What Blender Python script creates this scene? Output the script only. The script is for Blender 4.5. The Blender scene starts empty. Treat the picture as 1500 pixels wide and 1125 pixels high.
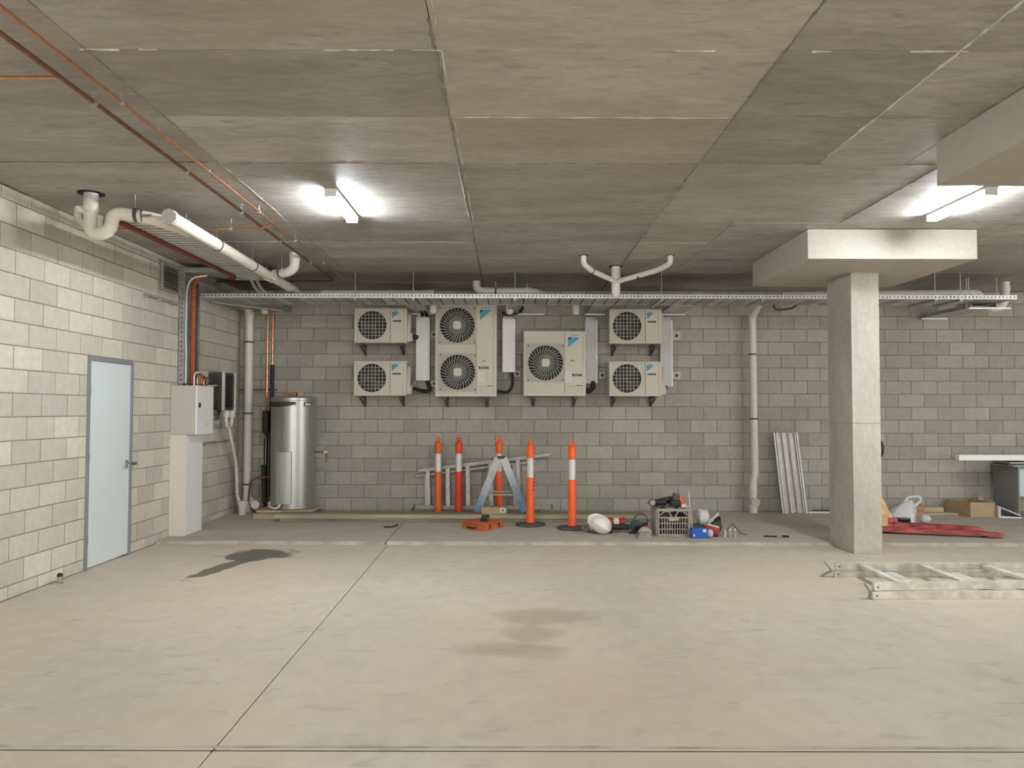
import bpy, bmesh, math, random
from mathutils import Vector, Matrix
random.seed(7)
PI = math.pi
S = bpy.context.scene
COL = S.collection

# ---------------------------------------------------------------- camera
PITCH, YAW, ROLL, CAMZ, FPX = 0.0339, 0.0033, 0.0018, 1.5756, 1126.58
fw = Vector((math.sin(YAW)*math.cos(PITCH), math.cos(YAW)*math.cos(PITCH), math.sin(PITCH)))
rt = Vector((math.cos(YAW), -math.sin(YAW), 0)); up = rt.cross(fw)
r2 = rt*math.cos(ROLL)+up*math.sin(ROLL); u2 = -rt*math.sin(ROLL)+up*math.cos(ROLL)
cd = bpy.data.cameras.new('camera'); cam = bpy.data.objects.new('camera', cd); COL.objects.link(cam)
cam.matrix_world = Matrix(((r2.x, u2.x, -fw.x, 0), (r2.y, u2.y, -fw.y, 0), (r2.z, u2.z, -fw.z, CAMZ), (0, 0, 0, 1)))
cd.sensor_width = 36; cd.lens = 36*FPX/1500; cd.clip_start = 0.05; cd.clip_end = 200
S.camera = cam

# ---------------------------------------------------------------- world, daylight and exposure
S.view_settings.view_transform = 'Standard'; S.view_settings.look = 'None'
S.view_settings.exposure = 0.52; S.view_settings.gamma = 1.0; S.view_settings.use_curve_mapping = False
W = bpy.data.worlds.new('world'); S.world = W; W.use_nodes = True
W.node_tree.nodes['Background'].inputs[0].default_value = (0.86, 0.92, 1.0, 1)
W.node_tree.nodes['Background'].inputs[1].default_value = 0.5
def area_light(name, loc, direction, sx, sy, power, color):
    l = bpy.data.lights.new(name, 'AREA'); l.shape = 'RECTANGLE'; l.size = sx; l.size_y = sy
    l.energy = power; l.color = color
    o = bpy.data.objects.new(name, l); COL.objects.link(o); o.location = loc
    o.rotation_euler = Vector(direction).to_track_quat('-Z', 'Y').to_euler(); return o
# daylight through the open garage entrance behind the photographer
area_light('entrance_daylight', (3.0, -9.5, 1.9), (0.05, 1, 0.0), 13, 3.0, 430, (1.0, 0.96, 0.87))
# daylight through the open side on the right
area_light('side_daylight', (14.2, 0.0, 1.9), (-1, 0.15, 0.0), 9, 3.0, 260, (1.0, 0.96, 0.87))
S.cycles.use_denoising = True
S.cycles.max_bounces = 8; S.cycles.diffuse_bounces = 6
S.cycles.sample_clamp_indirect = 6.0
LAMP_E = 185.0

# ---------------------------------------------------------------- materials
def mat(name, col, rough=0.6, metal=0.0, var=0.0, scale=6.0, bump=0.0, bscale=60.0, emit=0, stretch=(1, 1, 1), trans=0, alpha=1, detail=5, var2=0, coat=0):
    m = bpy.data.materials.new(name); m.use_nodes = True
    nt = m.node_tree; N = nt.nodes; L = nt.links; b = N['Principled BSDF']
    b.inputs['Base Color'].default_value = (*col, 1); b.inputs['Roughness'].default_value = rough
    b.inputs['Metallic'].default_value = metal
    if emit:
        b.inputs['Emission Color'].default_value = (*col, 1); b.inputs['Emission Strength'].default_value = emit
    if trans: b.inputs['Transmission Weight'].default_value = trans
    if coat: b.inputs['Coat Weight'].default_value = coat
    if alpha < 1: b.inputs['Alpha'].default_value = alpha
    tc = mp = None
    if var or bump:
        tc = N.new('ShaderNodeTexCoord'); mp = N.new('ShaderNodeMapping'); mp.inputs['Scale'].default_value = stretch
        L.new(tc.outputs['Object'], mp.inputs['Vector'])
    if var:
        n = N.new('ShaderNodeTexNoise'); n.inputs['Scale'].default_value = scale; n.inputs['Detail'].default_value = detail
        L.new(mp.outputs[0], n.inputs['Vector'])
        r = N.new('ShaderNodeMapRange'); r.inputs[1].default_value = 0.3; r.inputs[2].default_value = 0.7
        r.inputs[3].default_value = 1-var; r.inputs[4].default_value = 1+var
        L.new(n.outputs['Fac'], r.inputs[0])
        v = N.new('ShaderNodeVectorMath'); v.operation = 'SCALE'; v.inputs[0].default_value = col
        L.new(r.outputs[0], v.inputs['Scale']); L.new(v.outputs[0], b.inputs['Base Color'])
    if bump:
        n2 = N.new('ShaderNodeTexNoise'); n2.inputs['Scale'].default_value = bscale; n2.inputs['Detail'].default_value = 4
        L.new(mp.outputs[0], n2.inputs['Vector'])
        bp = N.new('ShaderNodeBump'); bp.inputs['Strength'].default_value = bump; bp.inputs['Distance'].default_value = 0.01
        L.new(n2.outputs['Fac'], bp.inputs['Height']); L.new(bp.outputs[0], b.inputs['Normal'])
    return m

def rnd_mul(m, lo, hi, island=False):
    """multiply the base colour by one tone per piece"""
    nt = m.node_tree; N = nt.nodes; L = nt.links; b = N['Principled BSDF']
    if island == 'color':
        g = N.new('ShaderNodeObjectInfo'); v = N.new('ShaderNodeVectorMath'); v.operation = 'MULTIPLY'; q = b.inputs['Base Color']
        L.new(q.links[0].from_socket, v.inputs[0]); L.new(g.outputs['Color'], v.inputs[1]); L.new(v.outputs[0], q); return m
    if island:
        g = N.new('ShaderNodeNewGeometry'); src = g.outputs['Random Per Island']
    else:
        g = N.new('ShaderNodeObjectInfo'); src = g.outputs['Random']
    r = N.new('ShaderNodeMapRange'); r.inputs[3].default_value = lo; r.inputs[4].default_value = hi
    L.new(src, r.inputs[0])
    v = N.new('ShaderNodeVectorMath'); v.operation = 'SCALE'
    s = b.inputs['Base Color']
    if s.is_linked:
        L.new(s.links[0].from_socket, v.inputs[0])
    else:
        v.inputs[0].default_value = s.default_value[:3]
    L.new(r.outputs[0], v.inputs['Scale']); L.new(v.outputs[0], s)
    return m

def block_mat(name, col, lo, hi, island):
    """world-placed grime so that neighbouring blocks weather together, plus one tone per block"""
    m = bpy.data.materials.new(name); m.use_nodes = True
    nt = m.node_tree; N = nt.nodes; L = nt.links; b = N['Principled BSDF']; b.inputs['Roughness'].default_value = 0.9
    g = N.new('ShaderNodeNewGeometry')
    n = N.new('ShaderNodeTexNoise'); n.inputs['Scale'].default_value = 0.9; n.inputs['Detail'].default_value = 6
    L.new(g.outputs['Position'], n.inputs['Vector'])
    r = N.new('ShaderNodeMapRange'); r.inputs[1].default_value = 0.3; r.inputs[2].default_value = 0.7; r.inputs[3].default_value = 0.9; r.inputs[4].default_value = 1.08
    L.new(n.outputs['Fac'], r.inputs[0])
    n2 = N.new('ShaderNodeTexNoise'); n2.inputs['Scale'].default_value = 14; n2.inputs['Detail'].default_value = 6
    L.new(g.outputs['Position'], n2.inputs['Vector'])
    rr = N.new('ShaderNodeMapRange'); rr.inputs[1].default_value = 0.3; rr.inputs[2].default_value = 0.7; rr.inputs[3].default_value = 0.93; rr.inputs[4].default_value = 1.05
    L.new(n2.outputs['Fac'], rr.inputs[0])
    mu = N.new('ShaderNodeMath'); mu.operation = 'MULTIPLY'; L.new(r.outputs[0], mu.inputs[0]); L.new(rr.outputs[0], mu.inputs[1])
    v = N.new('ShaderNodeVectorMath'); v.operation = 'SCALE'; v.inputs[0].default_value = col
    L.new(mu.outputs[0], v.inputs['Scale']); L.new(v.outputs[0], b.inputs['Base Color'])
    n3 = N.new('ShaderNodeTexNoise'); n3.inputs['Scale'].default_value = 120; n3.inputs['Detail'].default_value = 3
    L.new(g.outputs['Position'], n3.inputs['Vector'])
    bp = N.new('ShaderNodeBump'); bp.inputs['Strength'].default_value = 0.5; bp.inputs['Distance'].default_value = 0.004
    L.new(n3.outputs['Fac'], bp.inputs['Height']); L.new(bp.outputs[0], b.inputs['Normal'])
    return rnd_mul(m, lo, hi, island)

def concrete(name, col, streak=(1, 1, 1), lo=0.78, hi=1.15, scale=1.2, rnd=None, marks=None, rough=0.8, spots=True, warm=None, fine=(0.93, 1.06), scuff=None):
    m = bpy.data.materials.new(name); m.use_nodes = True
    nt = m.node_tree; N = nt.nodes; L = nt.links; b = N['Principled BSDF']; b.inputs['Roughness'].default_value = rough
    g = N.new('ShaderNodeNewGeometry'); mp = N.new('ShaderNodeMapping'); mp.inputs['Scale'].default_value = streak
    L.new(g.outputs['Position'], mp.inputs['Vector'])
    def noise(s, d, a, z, src=mp):
        n = N.new('ShaderNodeTexNoise'); n.inputs['Scale'].default_value = s; n.inputs['Detail'].default_value = d
        n.inputs['Roughness'].default_value = 0.6
        L.new(src.outputs[0], n.inputs['Vector'])
        r = N.new('ShaderNodeMapRange'); r.inputs[1].default_value = 0.3; r.inputs[2].default_value = 0.7
        r.inputs[3].default_value = a; r.inputs[4].default_value = z
        L.new(n.outputs['Fac'], r.inputs[0]); return r.outputs[0]
    def mul(a, c):
        x = N.new('ShaderNodeMath'); x.operation = 'MULTIPLY'; L.new(a, x.inputs[0]); L.new(c, x.inputs[1]); return x.outputs[0]
    f = mul(noise(scale, 7, lo, hi), noise(scale*9, 8, *fine))
    if spots:
        vo = N.new('ShaderNodeTexVoronoi'); vo.inputs['Scale'].default_value = 5; L.new(mp.outputs[0], vo.inputs['Vector'])
        r = N.new('ShaderNodeMapRange'); r.inputs[1].default_value = 0.015; r.inputs[2].default_value = 0.04; r.inputs[3].default_value = 0.6; r.inputs[4].default_value = 1.0
        L.new(vo.outputs['Distance'], r.inputs[0]); f = mul(f, r.outputs[0])
    if scuff:   # sparse short marks: trowel scuffs or board prints
        ms = N.new('ShaderNodeMapping'); ms.inputs['Scale'].default_value = scuff[0]; L.new(g.outputs['Position'], ms.inputs['Vector'])
        n = N.new('ShaderNodeTexNoise'); n.inputs['Scale'].default_value = scuff[1]; n.inputs['Detail'].default_value = 6; n.inputs['Distortion'].default_value = 0.6; L.new(ms.outputs[0], n.inputs['Vector'])
        for (q0, q1, q2) in scuff[2]:
            r = N.new('ShaderNodeMapRange'); r.inputs[1].default_value = q0; r.inputs[2].default_value = q1; r.inputs[3].default_value = 1; r.inputs[4].default_value = q2
            L.new(n.outputs['Fac'], r.inputs[0]); f = mul(f, r.outputs[0])
    v = N.new('ShaderNodeVectorMath'); v.operation = 'SCALE'; v.inputs[0].default_value = col
    L.new(f, v.inputs['Scale']); out = v.outputs[0]
    if warm:
        mx = N.new('ShaderNodeMix'); mx.data_type = 'RGBA'; mx.inputs['B'].default_value = (*warm, 1)
        L.new(noise(0.45, 4, 0.0, 0.75), mx.inputs['Factor']); L.new(out, mx.inputs['A']); out = mx.outputs['Result']
    for (cx, cy, sx, sy, ang, amt, c2) in (marks or []):
        # an oil or water stain: a noisy ellipse lying on the floor
        sub = N.new('ShaderNodeVectorMath'); sub.operation = 'SUBTRACT'; sub.inputs[1].default_value = (cx, cy, 0)
        L.new(g.outputs['Position'], sub.inputs[0])
        ro = N.new('ShaderNodeVectorRotate'); ro.rotation_type = 'Z_AXIS'; ro.inputs['Angle'].default_value = -ang
        L.new(sub.outputs[0], ro.inputs['Vector'])
        dv = N.new('ShaderNodeVectorMath'); dv.operation = 'DIVIDE'; dv.inputs[1].default_value = (sx, sy, 1e6)
        L.new(ro.outputs[0], dv.inputs[0])
        ln = N.new('ShaderNodeVectorMath'); ln.operation = 'LENGTH'; L.new(dv.outputs[0], ln.inputs[0])
        nn = N.new('ShaderNodeTexNoise'); nn.inputs['Scale'].default_value = 5; nn.inputs['Detail'].default_value = 5; L.new(g.outputs['Position'], nn.inputs['Vector'])
        ad = N.new('ShaderNodeMath'); ad.operation = 'MULTIPLY_ADD'; ad.inputs[1].default_value = 1.3; L.new(nn.outputs['Fac'], ad.inputs[0]); L.new(ln.outputs['Value'], ad.inputs[2])
        mr = N.new('ShaderNodeMapRange'); mr.inputs[1].default_value = 1.35 if amt < 0.7 else 1.5; mr.inputs[2].default_value = 1.85 if amt < 0.7 else 1.68
        mr.inputs[3].default_value = amt; mr.inputs[4].default_value = 0
        L.new(ad.outputs[0], mr.inputs[0])
        mx = N.new('ShaderNodeMix'); mx.data_type = 'RGBA'; mx.inputs['B'].default_value = (*c2, 1)
        L.new(mr.outputs[0], mx.inputs['Factor']); L.new(out, mx.inputs['A']); out = mx.outputs['Result']
    L.new(out, b.inputs['Base Color'])
    n3 = N.new('ShaderNodeTexNoise'); n3.inputs['Scale'].default_value = 22; n3.inputs['Detail'].default_value = 8; L.new(mp.outputs[0], n3.inputs['Vector'])
    bp = N.new('ShaderNodeBump'); bp.inputs['Strength'].default_value = 0.35; bp.inputs['Distance'].default_value = 0.006
    L.new(n3.outputs['Fac'], bp.inputs['Height']); L.new(bp.outputs[0], b.inputs['Normal'])
    if rnd: rnd_mul(m, *rnd)
    return m

M = {}
M['block_b'] = block_mat('block_dim_tone', (0.405, 0.385, 0.33), 0.86, 1.1, False)  # back wall: weaker light far from the lamps put into a darker colour
M['block_bi'] = block_mat('block_dim_tone_rest', (0.405, 0.385, 0.33), 0.86, 1.1, True)
M['block_l'] = block_mat('block_lit_tone', (0.61, 0.57, 0.48), 0.82, 1.08, False)  # left wall: same block, light of the near lamp put into a paler colour
M['block_li'] = block_mat('block_lit_tone_rest', (0.61, 0.57, 0.48), 0.82, 1.08, True)
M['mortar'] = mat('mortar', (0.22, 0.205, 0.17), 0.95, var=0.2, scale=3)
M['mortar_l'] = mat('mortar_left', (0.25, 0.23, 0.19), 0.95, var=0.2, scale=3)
M['ceil'] = concrete('slab_soffit', (0.455, 0.44, 0.40), streak=(0.45, 1.5, 1), fine=(0.72, 1.2), scuff=((0.8, 3, 1), 5, ((0.58, 0.66, 0.72), (0.38, 0.30, 1.22))), lo=0.68, hi=1.22, scale=2.0, rnd=(0.84, 1.14, 'color'), rough=0.6, warm=(0.38, 0.335, 0.28))
M['ridge'] = concrete('seam_fin', (0.62, 0.58, 0.50), lo=0.5, hi=1.3, scale=9, spots=False)
M['ridge_d'] = concrete('seam_shadow_fin', (0.2, 0.18, 0.15), lo=0.6, hi=1.4, scale=9, spots=False)  # dark fins, with the shadow along the seam put into their colour
stains = [(-2.72, 8.42, 0.40, 0.33, 0.35, 0.9, (0.11, 0.10, 0.08)), (-2.86, 7.78, 0.11, 0.62, -0.25, 0.9, (0.12, 0.105, 0.085)),
          (0.29, 5.92, 0.40, 0.22, 0.1, 0.42, (0.27, 0.205, 0.14)), (0.16, 5.5, 0.22, 0.20, 0.5, 0.38, (0.27, 0.205, 0.14)), (0.02, 5.12, 0.34, 0.16, -0.15, 0.38, (0.27, 0.205, 0.14))]
M['floor'] = concrete('floor_slab', (0.56, 0.50, 0.42), streak=(1, 0.7, 1), fine=(0.9, 1.07), scuff=((1.2, 2.6, 1), 3.2, ((0.60, 0.68, 0.80),)), lo=0.88, hi=1.1, scale=0.8, marks=stains, rough=0.6, warm=(0.64, 0.505, 0.385))
M['kerb'] = concrete('raised_slab', (0.50, 0.45, 0.37), streak=(0.6, 1.3, 1), lo=0.84, hi=1.1, scale=1.2, rough=0.75)
M['kerb_edge'] = concrete('slab_edge', (0.50, 0.455, 0.375), lo=0.6, hi=1.15, scale=4)
M['column'] = concrete('column', (0.52, 0.485, 0.42), fine=(0.88, 1.08), streak=(1, 1, 0.5), lo=0.82, hi=1.1, scale=2.5, rough=0.7)
M['drop'] = concrete('drop_panel', (0.45, 0.42, 0.355), streak=(1, 1, 2), lo=0.92, hi=1.06, scale=1.5, spots=False, rough=0.7)
M['dark'] = mat('dark_gap', (0.02, 0.02, 0.02), 0.9)
M['galv'] = mat('galvanised_steel', (0.46, 0.47, 0.46), 0.42, 0.75, var=0.18, scale=14)
M['galv_d'] = mat('dull_galvanised_steel', (0.44, 0.455, 0.43), 0.5, 0.25, var=0.2, scale=8)
rnd_mul(M['galv_d'], 0.75, 1.2)
M['galv_w'] = mat('bright_galvanised_lip', (0.74, 0.75, 0.74), 0.4, 0.25, var=0.1, scale=14)
M['duct'] = mat('painted_duct_cover', (0.70, 0.69, 0.67), 0.38, 0.15)
M['pvc'] = mat('white_pvc', (0.74, 0.70, 0.62), 0.38, var=0.05, scale=9)
M['pvc_cap'] = mat('pvc_cap', (0.52, 0.50, 0.47), 0.5)
M['copper'] = mat('copper', (0.62, 0.30, 0.17), 0.3, 0.9, var=0.2, scale=12)
M['copper_d'] = mat('tarnished_copper', (0.26, 0.125, 0.08), 0.5, 0.6, var=0.2, scale=12)
M['conduit'] = mat('orange_conduit', (0.40, 0.095, 0.04), 0.5)
M['conduit_d'] = mat('dark_red_conduit', (0.20, 0.05, 0.03), 0.6)
M['black'] = mat('black_rubber', (0.02, 0.02, 0.021), 0.6)
M['duct_dim'] = mat('dimmed_duct_cover', (0.50, 0.50, 0.50), 0.4, 0.15)  # same cover as the white ones, dimmer light put into the colour
M['blackgl'] = mat('glossy_black', (0.015, 0.016, 0.018), 0.15)
M['charcoal'] = mat('charcoal_plastic', (0.07, 0.068, 0.065), 0.55, var=0.2, scale=20)
M['ac'] = mat('ivory_casing', (0.56, 0.53, 0.44), 0.45, var=0.03, scale=3)
M['ac2'] = mat('ivory_panel', (0.60, 0.57, 0.48), 0.42)
M['acgrille'] = mat('grille_wire', (0.55, 0.54, 0.48), 0.5)
M['vane'] = mat('fan_guard_vane', (0.42, 0.43, 0.36), 0.5)
M['guardframe'] = mat('fan_guard_frame', (0.43, 0.41, 0.34), 0.5)
M['fan'] = mat('fan_blade', (0.06, 0.06, 0.058), 0.5)
M['blue'] = mat('logo_blue', (0.02, 0.33, 0.55), 0.4)
M['ink'] = mat('logo_ink', (0.015, 0.02, 0.035), 0.5)
M['sticker'] = mat('white_sticker', (0.72, 0.68, 0.62), 0.6)
M['yellow'] = mat('yellow_sticker', (0.75, 0.72, 0.05), 0.6)
M['door'] = mat('white_door', (0.66, 0.71, 0.72), 0.45, var=0.02, scale=2)
M['frame'] = mat('primed_grey_steel', (0.22, 0.24, 0.25), 0.5)
M['chrome'] = mat('satin_chrome', (0.55, 0.55, 0.55), 0.25, 1.0)
M['boxgrey'] = mat('cabinet_cream_grey', (0.52, 0.50, 0.455), 0.45)
M['ductbeige'] = mat('warm_white_duct', (0.68, 0.65, 0.59), 0.45)
M['white'] = mat('white_enamel', (0.80, 0.80, 0.77), 0.4)
M['tank'] = mat('silver_enamel', (0.42, 0.42, 0.40), 0.33, 0.75)
M['tankpanel'] = mat('silver_cover', (0.42, 0.42, 0.40), 0.4, 0.5)
M['plum'] = mat('plum_band', (0.06, 0.04, 0.045), 0.6)
M['wood'] = mat('pine', (0.50, 0.39, 0.25), 0.75, var=0.2, scale=5, stretch=(0.3, 4, 4), bump=0.2)
M['wood_y'] = mat('yellow_pine', (0.37, 0.325, 0.22), 0.75, var=0.25, scale=5, stretch=(0.3, 4, 4))
M['wood_g'] = mat('weathered_pine', (0.23, 0.20, 0.155), 0.85, var=0.3, scale=5, stretch=(0.3, 4, 4))
M['brick'] = mat('fired_brick', (0.33, 0.16, 0.10), 0.85, var=0.2, scale=30)
M['orange'] = mat('orange_plastic', (0.95, 0.135, 0.03), 0.42, var=0.04)
M['orange_o'] = mat('old_orange_plastic', (0.72, 0.15, 0.035), 0.5, var=0.12, scale=12)
M['red'] = mat('red_plastic', (0.80, 0.055, 0.022), 0.42, var=0.05)
M['reflect'] = mat('reflective_sleeve', (0.70, 0.69, 0.68), 0.35, 0.15, var=0.04, scale=30)
M['alu'] = mat('aluminium', (0.35, 0.335, 0.30), 0.42, 0.55, var=0.12, scale=16)
M['alu_d'] = mat('dull_aluminium', (0.34, 0.335, 0.315), 0.5, 0.5, var=0.15, scale=16)
M['alu_p'] = mat('paint_spattered_aluminium', (0.66, 0.63, 0.56), 0.6, 0.1, var=0.22, scale=10)
M['bluealu'] = None
M['tool_orange'] = mat('burnt_orange_case', (0.55, 0.13, 0.035), 0.5, var=0.15, scale=15)
M['card'] = mat('cardboard', (0.42, 0.31, 0.19), 0.85, var=0.06, scale=8)
M['card_d'] = mat('cardboard_side', (0.36, 0.255, 0.15), 0.85, var=0.08, scale=8)
M['hat'] = mat('white_helmet', (0.82, 0.76, 0.70), 0.35)
M['crate'] = mat('grey_crate', (0.34, 0.30, 0.265), 0.6, var=0.1, scale=20)
M['crate_d'] = mat('grey_crate_inside', (0.17, 0.15, 0.13), 0.6)
M['teal'] = mat('dark_teal_plastic', (0.02, 0.075, 0.08), 0.4)
M['redtool'] = mat('red_tool_plastic', (0.42, 0.03, 0.025), 0.4)
M['bluebox'] = mat('blue_carton', (0.01, 0.11, 0.50), 0.5)
M['stone'] = mat('sandy_stone', (0.45, 0.38, 0.28), 0.9, var=0.15, scale=20)
M['stone_g'] = mat('grey_block', (0.27, 0.25, 0.22), 0.9, var=0.15, scale=20)
M['bag'] = mat('thin_white_plastic', (0.78, 0.78, 0.78), 0.35, trans=0.25, var=0.05, scale=20)
M['jackred'] = mat('worn_red_paint', (0.38, 0.065, 0.06), 0.55, var=0.8, scale=11, stretch=(0.4, 1, 2))
M['jackyel'] = mat('worn_yellow_paint', (0.58, 0.40, 0.19), 0.6, var=0.25, scale=10)
M['deskgrey'] = mat('grey_desk_panel', (0.23, 0.225, 0.225), 0.6)
M['deskblue'] = mat('pale_blue_drawer', (0.55, 0.63, 0.68), 0.5)
M['brightwhite'] = mat('white_laminate', (0.88, 0.86, 0.82), 0.4)
M['paper'] = mat('paper', (0.55, 0.55, 0.55), 0.8)
M['vent'] = mat('grey_vent', (0.33, 0.33, 0.30), 0.5)
M['lampwhite'] = mat('lamp_body', (0.8, 0.8, 0.8), 0.5)
M['lamp'] = mat('lamp_diffuser', (0.90, 0.965, 1.0), 0.5, emit=LAMP_E)
M['ladsteel'] = mat('channel_steel', (0.56, 0.54, 0.49), 0.45, 0.45, var=0.18, scale=12, stretch=(1, 1, .4))

# spattered worn paint: blue fading to bare metal up the leg
def worn_blue():
    m = mat('worn_blue_paint', (0.12, 0.25, 0.42), 0.5)
    N = m.node_tree.nodes; L = m.node_tree.links; b = N['Principled BSDF']
    tc = N.new('ShaderNodeTexCoord'); n = N.new('ShaderNodeTexNoise'); n.inputs['Scale'].default_value = 9; n.inputs['Detail'].default_value = 6
    L.new(tc.outputs['Object'], n.inputs['Vector'])
    se = N.new('ShaderNodeSeparateXYZ'); L.new(tc.outputs['Object'], se.inputs[0])
    a = N.new('ShaderNodeMath'); a.operation = 'MULTIPLY_ADD'; a.inputs[1].default_value = 0.7; L.new(n.outputs['Fac'], a.inputs[0]); L.new(se.outputs['Z'], a.inputs[2])
    cr = N.new('ShaderNodeValToRGB'); e = cr.color_ramp.elements
    e[0].position = 0.45; e[0].color = (0.13, 0.24, 0.38, 1); e[1].position = 1.0; e[1].color = (0.56, 0.57, 0.56, 1)
    L.new(a.outputs[0], cr.inputs[0]); L.new(cr.outputs[0], b.inputs['Base Color']); return m
M['bluealu'] = worn_blue()

# ---------------------------------------------------------------- mesh helpers
def rounded(pts, rad, n=6):
    """polyline with its corners turned into arcs"""
    P = [Vector(p) for p in pts]; out = [P[0]]
    for i in range(1, len(P)-1):
        a, b, c = P[i-1], P[i], P[i+1]
        d1 = (a-b); d2 = (c-b); l = min(rad, d1.length*0.49, d2.length*0.49)
        if d1.normalized().dot(d2.normalized()) < -0.999: continue
        s, e = b+d1.normalized()*l, b+d2.normalized()*l
        for k in range(n+1):
            t = k/n; out.append(s*(1-t)**2+b*2*t*(1-t)+e*t*t)
    out.append(P[-1]); return out

class MB:
    def __init__(s): s.v = []; s.f = []; s.mi = []; s.cur = 0
    def add(s, vs, fs):
        o = len(s.v); s.v += [Vector(v) for v in vs]; s.f += [tuple(i+o for i in f) for f in fs]; s.mi += [s.cur]*len(fs); return s
    def slot(s, i): s.cur = i; return s
    def box(s, a, b, rot=None, piv=None):
        x0, y0, z0 = a; x1, y1, z1 = b
        vs = [Vector((x, y, z)) for z in (z0, z1) for y in (y0, y1) for x in (x0, x1)]
        if rot is not None:
            p = Vector(piv) if piv else (Vector(a)+Vector(b))/2
            vs = [rot @ (v-p)+p for v in vs]
        return s.add(vs, [(0, 2, 3, 1), (4, 5, 7, 6), (0, 1, 5, 4), (1, 3, 7, 5), (3, 2, 6, 7), (2, 0, 4, 6)])
    def bar(s, p0, p1, w, h, upv=(0, 0, 1)):
        p0 = Vector(p0); p1 = Vector(p1); d = (p1-p0).normalized(); u = Vector(upv)
        sd = d.cross(u)
        if sd.length < 1e-4: sd = d.cross(Vector((0, 1, 0)))
        sd.normalize(); u = sd.cross(d).normalized(); a = sd*w/2; b = u*h/2
        return s.add([p0-a-b, p0+a-b, p0+a+b, p0-a+b, p1-a-b, p1+a-b, p1+a+b, p1-a+b],
                     [(0, 3, 2, 1), (4, 5, 6, 7), (0, 1, 5, 4), (1, 2, 6, 5), (2, 3, 7, 6), (3, 0, 4, 7)])
    def tube(s, pts, r, n=10, caps=True, rf=None):
        P = [Vector(p) for p in pts]; k = len(P); T = []
        for i in range(k): T.append((P[min(i+1, k-1)]-P[max(i-1, 0)]).normalized())
        ref = Vector((0, 0, 1)) if abs(T[0].z) < 0.9 else Vector((1, 0, 0))
        u = (ref-T[0]*ref.dot(T[0])).normalized(); vs = []; fs = []
        for i in range(k):
            u = (u-T[i]*u.dot(T[i])).normalized(); w = T[i].cross(u)
            rr = rf(i) if rf else r
            for j in range(n):
                a = 2*PI*j/n; vs.append(P[i]+(u*math.cos(a)+w*math.sin(a))*rr)
        for i in range(k-1):
            for j in range(n):
                fs.append((i*n+j, i*n+(j+1) % n, (i+1)*n+(j+1) % n, (i+1)*n+j))
        if caps: fs.append(tuple(reversed(range(n)))); fs.append(tuple((k-1)*n+j for j in range(n)))
        return s.add(vs, fs)
    def cyl(s, p0, p1, r, n=16, r1=None):
        return s.tube([p0, p1], r, n, rf=(lambda i: r if i == 0 else (r if r1 is None else r1)))
    def lathe(s, c, prof, n=24, axis='z'):
        c = Vector(c); vs = []; fs = []; k = len(prof)
        for (r, h) in prof:
            for j in range(n):
                a = 2*PI*j/n; x, y = r*math.cos(a), r*math.sin(a)
                vs.append(c+(Vector((x, y, h)) if axis == 'z' else Vector((x, -h, y)) if axis == 'y' else Vector((h, x, y))))
        for i in range(k-1):
            for j in range(n): fs.append((i*n+j, i*n+(j+1) % n, (i+1)*n+(j+1) % n, (i+1)*n+j))
        fs.append(tuple(reversed(range(n)))); fs.append(tuple((k-1)*n+j for j in range(n)))
        return s.add(vs, fs)
    def prism(s, poly, d, to3):
        """poly in 2D, extruded by d; to3(u, v, w) gives the 3D point"""
        n = len(poly); vs = [to3(u, v, 0) for u, v in poly]+[to3(u, v, d) for u, v in poly]
        fs = [tuple(reversed(range(n))), tuple(range(n, 2*n))]+[(i, (i+1) % n, n+(i+1) % n, n+i) for i in range(n)]
        return s.add(vs, fs)
    def holed(s, x0, x1, z0, z1, cx, cz, r, y0, y1, n=40):
        """upright plate facing -Y with a round hole"""
        an = sorted(set([2*PI*i/n for i in range(n)]+[math.atan2(z-cz, x-cx) % (2*PI) for x in (x0, x1) for z in (z0, z1)]))
        k = len(an); vs = []
        for y in (y0, y1):
            for a in an: vs.append((cx+r*math.cos(a), y, cz+r*math.sin(a)))
            for a in an:
                c, q = math.cos(a), math.sin(a); t = 1e9
                if c > 1e-9: t = min(t, (x1-cx)/c)
                if c < -1e-9: t = min(t, (x0-cx)/c)
                if q > 1e-9: t = min(t, (z1-cz)/q)
                if q < -1e-9: t = min(t, (z0-cz)/q)
                vs.append((cx+t*c, y, cz+t*q))
        fs = []
        for i in range(k):
            j = (i+1) % k
            fs += [(i, k+i, k+j, j), (2*k+i, 2*k+j, 3*k+j, 3*k+i), (i, j, 2*k+j, 2*k+i), (k+i, 3*k+i, 3*k+j, k+j)]
        return s.add(vs, fs)
    def build(s, name, mats, parent=None, bevel=0, smooth=35, local=False, origin=None, tri=False):
        if not isinstance(mats, (list, tuple)): mats = [mats]
        me = bpy.data.meshes.new(name)
        if parent is not None: off = Vector((0, 0, 0)) if local else wl(parent)
        else:
            if origin is None:
                mn = [min(v[i] for v in s.v) for i in range(3)]; mx = [max(v[i] for v in s.v) for i in range(3)]
                off = Vector(((mn[0]+mx[0])/2, (mn[1]+mx[1])/2, mn[2]))
            else: off = Vector(origin)
        me.from_pydata([v-off for v in s.v], [], s.f)
        for m in mats: me.materials.append(m)
        me.polygons.foreach_set('material_index', s.mi)
        bm = bmesh.new(); bm.from_mesh(me)
        bmesh.ops.recalc_face_normals(bm, faces=bm.faces)
        if bevel:
            ed = [e for e in bm.edges if len(e.link_faces) == 2 and e.calc_face_angle(0) > 0.6]
            bmesh.ops.bevel(bm, geom=ed, offset=bevel, segments=1 if bevel < 0.006 else 2, affect='EDGES', profile=0.7, clamp_overlap=True)
        bm.to_mesh(me); bm.free()
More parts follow.
